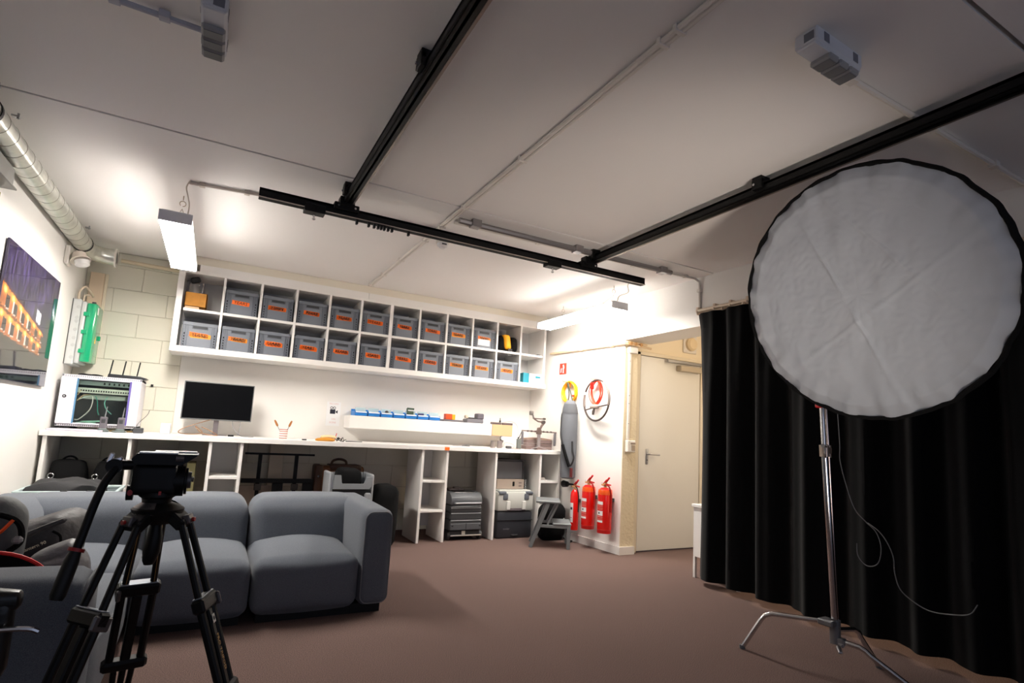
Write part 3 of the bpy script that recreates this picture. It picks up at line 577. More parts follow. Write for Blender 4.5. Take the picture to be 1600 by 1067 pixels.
solo('usb_stick', 'tiny black usb stick lying on the worktop right of the striped cup', 'usb stick', MB().box(-0.02, 0.02, -0.008, 0.008, 0, 0.01, 0.002), blackp, (0.775, 5.39, DT + 0.0005))
t = thing('work_glove', 'pair of folded tan leather work gloves lying on the worktop', 'gloves', (0.97, 5.38, DT + 0.0005))
put('glove', MB().cushion(-0.095, 0.07, -0.045, 0.045, 0, 0.028, 0.014, (0, 0, 0.004), 9, wob=0.016, seed=9), pm('tan_leather', (204, 138, 44), 0.7), t)
put('cuff', MB().cushion(-0.05, 0.09, 0.0, 0.06, 0.024, 0.05, 0.012, n=8, wob=0.012, seed=2), pm('pale_leather', (232, 206, 160), 0.75), t)
t = thing('cable_clips', 'heap of small black spring clips beside the work gloves', 'clips', (1.10, 5.38, DT + 0.0005))
rnd = random.Random(5)
m = MB()
for k in range(16):
    p = Vector((rnd.uniform(-0.035, 0.04), rnd.uniform(-0.02, 0.03), rnd.uniform(0.004, 0.035))); d_ = Vector((rnd.uniform(-1, 1), rnd.uniform(-1, 1), rnd.uniform(-0.4, 1.0))).normalized() * 0.018
    m.bar(p - d_ * 0.5, p + d_, 0.007, 0.005)
o = put('clip_pile', m, blackp, t); o['kind'] = 'stuff'
solo('screwdriver', 'thin red screwdriver leaning on the heap of black clips', 'screwdriver', MB().cyl((0, 0, 0.004), (0.02, 0.02, 0.075), 0.003, seg=7), redp, (1.045, 5.40, DT + 0.001))
solo('pen', 'slim dark pen lying on the worktop right of the black clips', 'pen', MB().tube([(0, 0, 0.005), (0.16, 0.01, 0.005)], [0.0045, 0.003], 7), dgreyp, (1.16, 5.45, DT))
# paper roll box along the wall with blue bins on top
t = thing('wall_ledge', 'long white boxed ledge on the back wall carrying the blue bins', 'ledge', (1.24, 5.75, 1.072))
put('ledge_box', MB().box(0, 1.63, 0.0, 0.2495, 0, 0.132, 0.006), pm('ledge_white', (236, 232, 228), 0.6), t)
put('kraft_end', MB().box(1.632, 1.90, 0.0, 0.2495, 0, 0.132, 0.006), pm('ledge_kraft', (206, 172, 132), 0.8), t)
LZ = 1.2045
bluep = pm('blue_bin_plastic', (40, 132, 214), 0.4); clearp = pm('pale_cyan_plastic', (214, 240, 242), 0.25, alpha=0.6)
def make_bin():
    t = thing('storage_bin', 'x', 'bin', group='blue stacking bins on the ledge'); W = 0.062
    put('bin_tray', MB().prism([(-W, 0), (W, 0), (W + 0.002, 0.03), (-W - 0.002, 0.03)], -0.004, 0, FRONT, (0, 0, 0)).box(-W, W, 0, 0.2, 0, 0.004).box(-W, -W + 0.003, 0, 0.2, 0, 0.05).box(W - 0.003, W, 0, 0.2, 0, 0.05).box(-W, W, 0.196, 0.2, 0, 0.07).box(-W - 0.002, W + 0.002, -0.008, 0.0, 0.026, 0.033, 0.002), bluep, t)
    put('label_rail', MB().box(-W + 0.006, W - 0.006, -0.0065, -0.0045, 0.0335, 0.046, 0.001), paperw, t)
    put('bin_cover', MB().box(-W + 0.008, W - 0.008, 0.04, 0.044, 0.03, 0.085), clearp, t)
    return t
b0 = make_bin()
BL = ['leftmost blue bin on the ledge', 'second blue bin from left on the ledge', 'third blue bin from left, with a dark object inside', 'fourth and middle blue bin on the ledge', 'fifth blue bin, with a green part sticking out', 'sixth blue bin on the ledge, holding dark parts', 'rightmost blue bin beside the orange box']
for k in range(7):
    loc = (1.362 + k * 0.1345, 5.775, LZ)
    if k == 0: b0.location = loc; b0['label'] = BL[0]
    else: dup(b0, loc, BL[k])
solo('round_part', 'dark round part lying in the third blue bin', 'part', MB().lathe([(0, 0.0), (0.02, 0.005), (0.016, 0.022), (0, 0.028)], seg=12), dgreyp, (1.633, 5.79, LZ + 0.045))
solo('circuit_bracket', 'green bracket sticking up out of the fifth blue bin', 'bracket', MB().box(-0.035, 0.035, 0, 0.03, 0.05, 0.085, 0.003).bar((-0.04, 0.01, 0.11), (0.04, 0.012, 0.108), 0.02, 0.02, 0.003).bar((-0.03, 0.01, 0.06), (-0.04, 0.01, 0.11), 0.012, 0.012), pm('moss_green', (62, 84, 66), 0.5), (1.894, 5.79, LZ))
solo('cable_adapter', 'dark blue adapter lying in the sixth blue bin', 'adapter', MB().box(-0.035, 0.03, 0, 0.03, 0.045, 0.068, 0.006), pm('indigo_plastic', (60, 58, 110), 0.5), (2.02, 5.79, LZ))
t = thing('parts_box', 'small orange and yellow box on the ledge right of the blue bins', 'box', (2.36, 5.79, LZ + 0.022))
put('box_front', MB().box(-0.055, 0.022, 0, 0.07, 0, 0.062, 0.003), pm('orange_plastic', (236, 80, 28), 0.4), t); put('box_side', MB().box(0.0225, 0.06, 0, 0.07, 0, 0.058, 0.003), pm('yellow_plastic', (250, 176, 30), 0.4), t)
solo('slim_tablet', 'flat dark grey tablet under the orange box on the ledge', 'tablet', MB().box(-0.10, 0.14, -0.03, 0.12, 0, 0.02, 0.004), pm('tablet_grey', (112, 108, 112), 0.4), (2.37, 5.79, LZ + 0.0005))
t = thing('battery_charger', 'grey battery charger stack on the ledge', 'charger', (2.675, 5.79, LZ + 0.0005))
put('charger_base', MB().box(-0.11, 0.10, 0, 0.13, 0, 0.045, 0.008), pm('charger_grey', (116, 114, 120), 0.5), t)
put('battery_pack', MB().box(0.02, 0.105, 0.0, 0.1, 0.046, 0.112, 0.010), pm('battery_grey', (96, 92, 100), 0.5), t)
put('charger_plate', MB().box(-0.08, 0.018, 0.01, 0.1, 0.046, 0.062, 0.004), dgreyp, t); put('knob', MB().cushion(-0.13, -0.09, 0, 0.05, 0.05, 0.085, 0.012, n=5), pm('beige_plastic', (214, 196, 176), 0.5), t)
for x, lb in ((2.915, 'slim grey led bar on the ledge, left of two'), (3.065, 'slim grey led bar on the ledge, right of two')):
    t = thing('light_bar', lb, 'light bar', (x + 0.03, 5.79, LZ + 0.0005), group='led bars on the ledge')
    put('bar_body', MB().box(-0.068, 0.068, 0, 0.03, 0, 0.026, 0.004), pm('bar_taupe', (128, 112, 110), 0.5), t); put('bar_lens', MB().box(-0.06, 0.06, -0.001, 0.001, 0.006, 0.020), pm('bar_dark', (92, 80, 82), 0.4), t)
solo('glue_bottle', 'small black nozzle bottle standing behind the two led bars', 'bottle', MB().lathe([(0, 0), (0.012, 0), (0.012, 0.045), (0.005, 0.055), (0.004, 0.08), (0, 0.08)], seg=12), blackp, (3.02, 5.85, LZ + 0.0005))
# tools at the right of the worktop
t = thing('palette_knife', 'small dark knife lying on the worktop right of the orange tape', 'knife', (2.42, 5.55, DT + 0.004))
put('blade', MB().box(-0.11, 0.0, -0.006, 0.006, 0, 0.002), dgreyp, t); put('handle', MB().tube([(0, 0, 0.003), (0.05, 0, 0.005), (0.09, 0, 0.003)], [0.004, 0.007, 0.004], 8), pm('knife_grey', (110, 108, 110), 0.4), t)
t = thing('shot_glass', 'small grey metal beaker on the worktop before the kraft roll end', 'beaker', (2.715, 5.40, DT + 0.0005))
put('beaker_body', MB().lathe([(0, 0), (0.030, 0), (0.027, 0.004), (0.025, 0.078), (0.022, 0.078), (0.022, 0.01), (0, 0.01)], seg=16), pm('beaker_metal', (128, 118, 114), 0.4, 0.4), t)
t = thing('light_meter', 'grey light meter with a round white dome beside the metal beaker', 'light meter', (2.80, 5.40, DT + 0.0005))
put('meter_body', MB().box(-0.03, 0.026, -0.015, 0.015, 0.0, 0.085, 0.006).box(0.0, 0.04, -0.012, 0.012, 0.06, 0.135, 0.008), pm('meter_grey', (122, 112, 110), 0.5), t)
put('white_dome', MB().lathe([(0.022, 0), (0.018, 0.012), (0, 0.02)], (0.024, -0.0125, 0.108), (0, -1, 0), 16), paperw, t)
solo('mini_camera', 'small black action camera lying between light meter and walkie-talkie', 'camera', MB().cushion(-0.032, 0.032, -0.02, 0.02, 0, 0.03, 0.01, n=5).cyl((0, -0.02, 0.016), (0, -0.03, 0.016), 0.009), dgreyp, (2.905, 5.39, DT + 0.0005))
solo('flat_strap', 'brown cable strap lying from the small camera to the walkie-talkie', 'strap', MB().box(-0.05, 0.05, -0.01, 0.01, 0, 0.006, 0.002), pm('brown_strap', (120, 92, 84), 0.6), (2.975, 5.37, DT + 0.0005))
t = thing('walkie_talkie', 'grey walkie-talkie with a slanted antenna left of the gimbal rig', 'walkie-talkie', (3.03, 5.385, DT + 0.0005))
put('radio_body', MB().box(-0.026, 0.026, -0.017, 0.017, 0, 0.115, 0.006), pm('radio_grey', (98, 102, 98), 0.5), t); put('antenna', MB().tube([(-0.01, 0, 0.114), (0.005, 0, 0.14), (0.03, 0, 0.20)], [0.006, 0.005, 0.003], 8), blackp, t); put('knob', MB().cyl((-0.012, 0, 0.115), (-0.012, 0, 0.13), 0.006), blackp, t)
solo('loose_wire', 'thin grey wires curling above the kraft roll end to the walkie-talkie', 'wire', MB().tube(smooth([(-0.05, 0.2, 0.29), (0.04, 0.18, 0.30), (0.08, 0.12, 0.25), (0.06, 0.05, 0.12), (0.05, 0.03, 0.01)], 6), 0.0022, 5).tube(smooth([(-0.16, 0.0, 0.004), (-0.12, 0.02, 0.06), (-0.03, 0.03, 0.05), (0.0, 0.0, 0.02), (-0.09, 0.0, 0.02)], 6), 0.0018, 5), pm('grey_wire', (160, 150, 150), 0.5), (3.0, 5.41, DT + 0.001))
# gimbal rig with case
gm = pm('gimbal_taupe', (118, 100, 94), 0.45, 0.3)
t = thing('gimbal_rig', 'camera gimbal with two hanging handles and a mini tripod on the worktop', 'gimbal', (3.305, 5.42, DT + 0.0005))
put('column', MB().box(-0.016, 0.018, -0.014, 0.014, 0.03, 0.20, 0.004), pm('gimbal_grey', (150, 142, 142), 0.4, 0.4), t)
for a in (200, 335, 95):
    put('tripod_leg', MB().bar((0, 0, 0.035), (0.12 * math.cos(R(a)), 0.09 * math.sin(R(a)), 0.006), 0.02, 0.008, 0.003), MATS['gimbal_grey'], t)
put('cross_bar', MB().tube([(-0.225, 0, 0.208), (0.235, 0, 0.203)], 0.007, 8).box(-0.03, 0.028, -0.02, 0.02, 0.175, 0.225, 0.006).cyl((0, -0.02, 0.235), (0, 0.02, 0.235), 0.018), gm, t)
for s_, xx in ((-1, -0.215), (1, 0.215)):
    put('handle', MB().tube([(xx, 0, 0.20), (xx, 0, 0.185), (xx, 0, 0.06), (xx, 0, 0.05)], [0.008, 0.014, 0.014, 0.011], 12), pm('grip_grey', (104, 100, 104), 0.6), t)
for z in (-0.15, -0.1, -0.05, 0.06, 0.11, 0.16): put('rod_clamp', MB().cyl((z - 0.008, 0, 0.206), (z + 0.008, 0, 0.206), 0.0105, seg=10), pm('clamp_dark', (72, 56, 54), 0.5), t)
put('gimbal_arm', MB().tube([(0.02, 0, 0.245), (0.03, 0, 0.27), (0.055, 0, 0.30), (0.04, 0, 0.325)], [0.012, 0.014, 0.016, 0.012], 8).tube([(0.055, 0, 0.315), (-0.02, 0, 0.32), (-0.07, 0, 0.345), (-0.075, 0, 0.36)], 0.009, 8).box(-0.085, 0.065, -0.014, 0.014, 0.345, 0.357, 0.003), gm, t)
put('motor', MB().cyl((0.05, -0.02, 0.315), (0.05, 0.02, 0.315), 0.020).cyl((0.035, -0.022, 0.352), (0.062, -0.022, 0.352), 0.012), pm('motor_grey', (96, 86, 84), 0.4, 0.4), t)
put('camera_mount', MB().tube([(-0.08, 0, 0.35), (-0.09, 0, 0.385), (-0.10, 0, 0.40)], 0.009, 8).cushion(-0.135, -0.09, -0.02, 0.02, 0.385, 0.435, 0.012, n=5), pm('mount_grey', (110, 104, 100), 0.5), t)
t = thing('wooden_case', 'brown slatted wooden case standing on the worktop behind the gimbal', 'case', (3.365, 5.50, DT + 0.0005))
cw = pm('case_brown', (128, 108, 104), 0.5, var=0.15, vscale=20, stretch=(1, 1, 8))
for z0, z1 in ((0.0, 0.042), (0.046, 0.066), (0.070, 0.108)): put('case_slat', MB().box(-0.175, 0.175, 0, 0.16, z0, z1, 0.003), cw, t)
put('case_lid', MB().prism([(-0.175, 0.110), (0.175, 0.110), (0.165, 0.122), (0.0, 0.138), (-0.165, 0.124)], -0.16, 0, FRONT), pm('case_lid_brown', (152, 126, 112), 0.5), t)
# ------------------------------------------------------------------ under the worktop
t = thing('open_crate', 'tall grey open crate with dark cloth behind the corner sofa', 'crate', (-0.80, 4.78, 0.0005)); cg = pm('pale_crate', (150, 164, 166), 0.45)
W_ = 0.275
put('crate_body', MB().box(-W_, W_, 0, 0.012, 0, 0.53).box(-W_, W_, 0.39, 0.40, 0, 0.53).box(-W_, -W_ + 0.01, 0, 0.40, 0, 0.53).box(W_ - 0.01, W_, 0, 0.40, 0, 0.53).box(-W_, W_, 0, 0.40, 0, 0.01), cg, t)
put('crate_rim', MB().box(-W_ - 0.01, W_ + 0.01, -0.012, 0.012, 0.532, 0.552, 0.003).box(-W_ - 0.01, W_ + 0.01, 0.388, 0.412, 0.532, 0.552, 0.003).box(-W_ - 0.01, -W_ + 0.01, 0, 0.4, 0.532, 0.552, 0.003).box(W_ - 0.01, W_ + 0.01, 0, 0.4, 0.532, 0.552, 0.003).box(-W_ - 0.006, W_ + 0.006, -0.008, 0.0, 0.50, 0.512, 0.002), pm('pale_crate_rim', (190, 206, 206), 0.4), t)
for xx in (-0.015, 0.125): put('latch', MB().box(xx - 0.018, xx + 0.018, -0.02, 0.01, 0.49, 0.558, 0.004), blackp, t)
solo('dark_cloth', 'crumpled dark grey cloth spilling over the open crate', 'cloth', MB().cushion(-0.24, 0.20, 0.02, 0.36, 0.36, 0.585, 0.05, (0, 0, 0.02), 16, wob=0.05, seed=7), pm('charcoal_cloth', (48, 48, 50), 0.95, bump=0.3, bscale=200), (-0.82, 4.79, 0.0))
for (x0, x1, h_, lb, sd) in ((-1.03, -0.80, 0.715, 'black camera bag with ring under the left end of the worktop, the left one', 3), (-0.755, -0.575, 0.71, 'black camera bag with ring beside the white panel, partly behind the tripod', 6)):
    t = thing('camera_bag', lb, 'bag', ((x0 + x1) / 2, 5.32, 0.0005), group='black bags under the worktop'); hw = (x1 - x0) / 2
    put('bag_body', MB().cushion(-hw, hw, 0, 0.24, 0, h_, 0.06, (0.0, 0.015, 0.0), 10, wob=0.014, seed=sd), blackf, t)
    put('metal_ring', MB().tube(arc(-hw * 0.72, h_ - 0.11, 0.018, 0, 345, 14, lambda a, c_: (a, -0.012, c_)), 0.004, 6), chrome, t)
    put('top_handle', MB().tube(arc(0, h_ - 0.02, 0.05, 0, 180, 10, lambda a, c_: (a, 0.10, c_)), 0.008, 6), blackf, t)
solo('black_case', 'black equipment case under the worktop directly behind the tripod head', 'case', MB().cushion(-0.20, 0.13, 0, 0.25, 0, 0.775, 0.05, n=8), blackf, (-0.29, 5.42, 0.0005))
solo('beige_board', 'olive beige board standing on edge left of the narrow shelf unit', 'board', MB().box(-0.03, 0.035, 0, 0.3, 0, 0.71, 0.003), pm('olive_board', (128, 122, 84), 0.7), (-0.10, 5.42, 0.0005))
t = thing('display_cart', 'black steel cart frame under the worktop behind the middle sofa module', 'cart', (0.64, 5.60, 0.0005))
put('top_bar', MB().box(-0.33, 0.275, -0.012, 0.012, 0.788, 0.806, 0.002), blackm, t)
for xx in (-0.20, 0.115): put('upright', MB().box(xx - 0.016, xx + 0.016, -0.014, 0.014, 0.09, 0.79, 0.002), blackm, t)
put('lower_bar', MB().box(-0.34, 0.28, -0.03, 0.03, 0.535, 0.572, 0.003).box(-0.34, 0.28, -0.03, 0.03, 0.06, 0.09, 0.003), blackm, t)
for xx in (-0.03, 0.235): put('side_plate', MB().box(xx - 0.045, xx + 0.045, -0.02, 0.02, 0.09, 0.535, 0.003), blackm, t)
for xx in (-0.20, 0.115): put('bracket', MB().box(xx - 0.03, xx + 0.03, -0.045, -0.014, 0.47, 0.53, 0.004), pm('dark_brown', (30, 24, 22), 0.6), t)
for xx in (-0.32, -0.02, 0.28): put('caster', MB().cyl((xx, -0.012, 0.03), (xx, 0.012, 0.03), 0.03), blackp, t)
solo('pale_board', 'pale board standing behind the black cart frame at its left', 'board', MB().box(-0.16, 0.12, 0, 0.012, 0, 0.50, 0.002), pm('taupe_board', (178, 164, 148), 0.6), (0.44, 5.70, 0.0005))
struct('trim_2', MB().box(0.55, 0.675, 5.93, 5.995, 0, 0.90, 0.004), pm('column_paint', (230, 220, 200), 0.7))
t = thing('leather_suitcase', 'old brown leather suitcase with handle under the worktop behind the sofa', 'suitcase', (1.165, 5.58, 0.0005))
lea = pm('brown_leather', (112, 66, 30), 0.45, var=0.45, vscale=9); lead = pm('dark_leather', (58, 32, 16), 0.5)
put('case_body', MB().box(-0.225, 0.235, 0, 0.19, 0, 0.70, 0.03, seg=3), lea, t)
put('corner_trim', MB().box(-0.235, -0.16, -0.006, 0.196, 0.02, 0.708, 0.02, seg=2), lead, t)
put('top_trim', MB().box(-0.10, 0.20, -0.005, 0.195, 0.655, 0.712, 0.012, seg=2), lead, t)
put('case_handle', MB().tube(smooth([(-0.075, 0.09, 0.70), (-0.06, 0.09, 0.745), (0.0, 0.09, 0.762), (0.06, 0.09, 0.745), (0.075, 0.09, 0.70)], 4), 0.012, 8), lead, t)
put('rivet', MB().lathe([(0.012, 0), (0.009, 0.006), (0, 0.007)], (-0.20, -0.006, 0.60), (0, -1, 0), 10), chrome, t)
# folding crates
fg = pm('folding_grey', (134, 138, 142), 0.5)
t = thing('folding_box', 'grey and black folding box with cut-out front behind the right sofa module', 'box', (1.185, 5.12, 0.0005))
fpoly = [(-0.20, 0.0), (0.19, 0.0), (0.19, 0.66), (0.145, 0.66), (0.13, 0.60), (0.11, 0.585), (-0.10, 0.585), (-0.125, 0.60), (-0.135, 0.67), (-0.20, 0.67)]
put('front_wall', MB().prism([(-0.17, 0.535), (0.15, 0.535), (0.165, 0.56), (0.168, 0.64), (0.12, 0.64), (0.105, 0.59), (0.095, 0.58), (-0.085, 0.58), (-0.10, 0.59), (-0.11, 0.655), (-0.165, 0.655), (-0.17, 0.60)], 0, 0.03, FRONT), fg, t)
put('side_wall', MB().box(-0.205, -0.172, 0, 0.30, 0.42, 0.675, 0.01), pm('folding_pale', (150, 154, 158), 0.5), t); put('side_wall', MB().box(0.165, 0.195, 0, 0.30, 0.42, 0.665, 0.01), MATS['folding_pale'], t)
put('front_panel', MB().box(-0.195, 0.185, 0.002, 0.04, 0.02, 0.53, 0.008), pm('folding_black', (24, 27, 29), 0.5), t)
for xx in (-0.15, 0.145): put('corner_lug', MB().box(xx - 0.03, xx + 0.03, -0.016, 0.01, 0.40, 0.50, 0.012), MATS['folding_pale'], t)
for xx in (-0.19, -0.178, 0.100, 0.125, 0.15): put('rib', MB().box(xx - 0.004, xx + 0.004, -0.014 if xx < 0 else 0.20, -0.002 if xx < 0 else 0.22, 0.50, 0.67), MATS['folding_pale'], t)
put('back_wall', MB().box(-0.17, 0.165, 0.28, 0.30, 0.05, 0.66, 0.006), fg, t)
solo('black_pouch', 'black padded bag lying in the grey folding box against the suitcase', 'bag', MB().cushion(-0.115, 0.115, 0.06, 0.26, 0.40, 0.71, 0.06, n=8, wob=0.01), blackf, (1.175, 5.12, 0.0))
solo('black_trolley_bag', 'black soft bag on the floor right of the folding box behind the sofa', 'bag', MB().cushion(-0.12, 0.115, 0, 0.30, 0, 0.555, 0.07, (0.01, 0.01, 0.01), 10, wob=0.012, seed=11), blackf, (1.515, 5.10, 0.0005))
# trolley tool case
t = thing('trolley_case', 'dark grey wheeled tool case standing under the worktop', 'tool case', (2.415, 5.30, 0.0005)); tg = pm('tool_grey', (58, 60, 63), 0.5); tk = pm('tool_dark', (38, 39, 42), 0.5); tl = pm('tool_light', (82, 84, 88), 0.5)
put('case_base', MB().box(-0.175, 0.165, 0.02, 0.30, 0.035, 0.10, 0.008), tk, t)
put('lower_drawer', MB().box(-0.185, 0.17, 0.0, 0.30, 0.10, 0.20, 0.010), tg, t)
put('drawer_panel', MB().box(-0.178, -0.010, -0.006, 0.0, 0.108, 0.172, 0.003).box(-0.002, 0.163, -0.006, 0.0, 0.108, 0.172, 0.003), tl, t)
for xx in (-0.155, 0.15): put('drawer_knob', MB().cyl((xx, -0.012, 0.148), (xx, -0.005, 0.148), 0.009, seg=10), tk, t)
put('middle_drawer', MB().box(-0.18, 0.165, 0.0, 0.30, 0.204, 0.27, 0.010), tg, t)
put('upper_drawer', MB().box(-0.178, 0.165, 0.0, 0.30, 0.274, 0.35, 0.012), tg, t)
put('trim_line', MB().box(-0.178, 0.165, -0.004, 0.0, 0.198, 0.206, 0.001).box(-0.175, 0.163, -0.004, 0.0, 0.268, 0.276, 0.001).box(-0.178, 0.16, -0.004, 0.0, 0.322, 0.329, 0.001), pm('trim_silver', (160, 162, 166), 0.4), t)
put('case_lid', MB().prism([(0.0, 0.354), (0.30, 0.354), (0.30, 0.475), (0.06, 0.475), (0.012, 0.432), (0, 0.40)], -0.18, 0.17, (Vector((0, 1, 0)), Vector((0, 0, 1))), bev=0.010), tl, t)
put('lid_window', MB().prism([(0.02, 0.428), (0.063, 0.4765), (0.27, 0.4785), (0.27, 0.47), (0.07, 0.46)], -0.125, 0.12, (Vector((0, 1, 0)), Vector((0, 0, 1)))), pm('smoked_lid', (26, 28, 30), 0.2), t)
put('case_handle', MB().tube([(-0.14, 0.005, 0.372), (-0.14, -0.028, 0.376), (0.14, -0.028, 0.376), (0.14, 0.005, 0.372)], 0.009, 8), pm('handle_silver', (150, 152, 156), 0.35, 0.3), t)
for s_ in (-1, 1):
    x = s_ * 0.178
    put('wheel', MB().cyl((x - 0.014, 0.06, 0.045), (x + 0.014, 0.06, 0.045), 0.045, seg=20), tk, t)
put('axle_bar', MB().cyl((-0.17, -0.004, 0.052), (0.17, -0.004, 0.052), 0.008, seg=8), steel, t)
put('tag_plate', MB().box(-0.04, 0.0, 0.014, 0.0195, 0.058, 0.095), pm('tag_grey', (190, 188, 180), 0.5), t)
solo('card_reader', 'small black gadget lying on top of the wheeled tool case at the back', 'gadget', MB().box(-0.09, 0.09, 0, 0.10, 0, 0.024, 0.006).box(-0.03, 0.04, 0.0, 0.06, 0.024, 0.042, 0.006), pm('gadget_dark', (52, 42, 42), 0.5), (2.36, 5.47, 0.477))
# cool box with appliances on it
t = thing('cool_box', 'large cool box with dark base and light grey lid under the worktop', 'cool box', (2.985, 5.30, 0.0005)); cb = pm('coolbox_dark', (46, 48, 54), 0.5); cl_ = pm('coolbox_lid', (196, 198, 192), 0.45)
put('box_base', MB().box(-0.215, 0.215, 0.005, 0.42, 0, 0.28, 0.022, seg=2), cb, t)
put('base_band', MB().box(-0.216, 0.216, -0.001, 0.20, 0.185, 0.192), pm('band_dark', (24, 25, 28), 0.5), t)
put('box_lid', MB().box(-0.22, 0.22, 0.0, 0.43, 0.285, 0.485, 0.02, seg=2), cl_, t)
put('lid_top', MB().box(-0.20, 0.20, 0.02, 0.41, 0.48, 0.503, 0.010), cl_, t)
for s_ in (-1, 1): put('corner_guard', MB().box(s_ * 0.165 - 0.045, s_ * 0.165 + 0.045, -0.012, 0.05, 0.455, 0.492, 0.014, seg=2).box(s_ * 0.15 - 0.03 - s_ * 0.02, s_ * 0.15 + 0.03 - s_ * 0.02, -0.010, 0.02, 0.40, 0.47, 0.012, seg=2), pm('guard_grey', (92, 98, 106), 0.5), t)
for s_ in (-1, 1): put('latch', MB().box(s_ * 0.095 - 0.022, s_ * 0.095 + 0.022, -0.016, 0.004, 0.30, 0.39, 0.005), pm('latch_white', (214, 214, 210), 0.45), t)
put('front_label', MB().box(-0.10, 0.12, -0.002, 0.003, 0.288, 0.315, 0.001), pm('label_mauve', (110, 100, 104), 0.5), t)
put('handle_grip', MB().box(-0.045, 0.045, -0.006, 0.006, 0.018, 0.042, 0.004).box(-0.03, 0.03, -0.012, -0.004, 0.024, 0.036, 0.003), pm('grip_black', (24, 25, 28), 0.4), t)
put('lettering', MB().text('cooler', 0.03, (-0.10, 0.0042, 0.10), FRONT, 0.001), pm('faded_grey_ink', (108, 108, 112), 0.6), t)
t = thing('microwave_oven', 'beige appliance with a dark button standing on the cool box lid', 'appliance', (3.0, 5.42, 0.5045))
put('housing', MB().box(-0.20, 0.145, 0, 0.28, 0.0, 0.105, 0.005), pm('appliance_beige', (186, 170, 156), 0.5), t)
put('button', MB().box(-0.005, 0.022, -0.006, 0.002, 0.03, 0.08, 0.004), blackp, t)
put('dial_print', MB().box(0.075, 0.11, -0.0015, 0.001, 0.025, 0.042).box(0.075, 0.11, -0.0015, 0.001, 0.06, 0.075), pm('dial_grey', (140, 126, 122), 0.5), t)
side = put('side_strip', MB().box(0.146, 0.178, 0.0, 0.25, 0.0, 0.105, 0.003), blackp, t)
put('lettering', MB().text('DOMO', 0.031, (0.163, -0.0008, 0.053), (Vector((0, 0, 1)), Vector((-1, 0, 0))), 0.001), paperw, side)
t = thing('fabric_case', 'grey hard case standing on the beige appliance under the worktop', 'case', (2.985, 5.44, 0.6105))
put('case_shell', MB().box(-0.19, 0.14, 0, 0.26, 0, 0.195, 0.008), pm('case_grey', (104, 106, 110), 0.6), t); put('case_edge', MB().box(0.141, 0.165, 0.0, 0.25, 0, 0.20, 0.004), dgreyp, t)
put('case_lid', MB().box(-0.19, 0.165, -0.004, 0.26, 0.2005, 0.212, 0.002), pm('case_dark', (72, 74, 78), 0.6), t)
solo('paper_stack', 'small stack of papers on the upper board of the right shelf unit', 'papers', MB().box(-0.05, 0.05, 0, 0.14, 0, 0.012).box(-0.045, 0.04, 0.01, 0.15, 0.0125, 0.03, mat=Matrix.Rotation(R(6), 4, 'Z')), pm('paper_grey', (176, 168, 160), 0.7), (3.32, 5.32, 0.609))
# step stool
t = thing('step_stool', 'grey two-step stool standing at the right end of the worktop', 'stool', (3.165, 4.885, 0.0005), R(-31)); sg = pm('stool_grey', (112, 116, 118), 0.5, bump=0.05, bscale=80)
for sy in (-1, 1):
    y = sy * 0.15
    put('long_leg', MB().bar((-0.195, y, 0.0), (-0.03, y, 0.435), 0.026, 0.036, 0.003, up=(1, 0, 0)), sg, t)
    put('front_leg', MB().box(0.165, 0.200, y - 0.016, y + 0.016, 0, 0.225, 0.003), sg, t)
    put('side_rail', MB().bar((-0.112, y, 0.212), (0.19, y, 0.212), 0.022, 0.028, 0.003), sg, t)
    put('back_strut', MB().bar((0.065, y * 0.9, 0.43), (-0.03, y * 0.9, 0.225), 0.012, 0.02, 0.002), sg, t)
put('upper_step', MB().box(-0.155, 0.09, -0.17, 0.17, 0.435, 0.46, 0.006), sg, t)
put('lower_step', MB().box(0.02, 0.205, -0.166, 0.166, 0.226, 0.248, 0.006), sg, t)
put('cross_brace', MB().bar((-0.155, -0.15, 0.11), (-0.155, 0.15, 0.11), 0.012, 0.012), sg, t)
t = thing('black_backpack', 'black backpack on the floor behind the grey step stool', 'backpack', (3.34, 5.10, 0.0005))
put('bag_body', MB().cushion(-0.14, 0.17, -0.02, 0.13, 0, 0.37, 0.07, (0.01, 0.02, 0.02), 12, wob=0.015, seed=21), blackf, t)
put('reflective_tab', MB().bar((0.08, -0.04, 0.20), (0.12, -0.035, 0.235), 0.004, 0.012), pm('reflective', (220, 220, 214), 0.3), t)
put('strap', MB().tube(smooth([(0.10, 0.0, 0.06), (0.13, -0.08, 0.012), (0.17, -0.12, 0.012), (0.12, -0.15, 0.012)], 5), 0.008, 6), blackf, t)
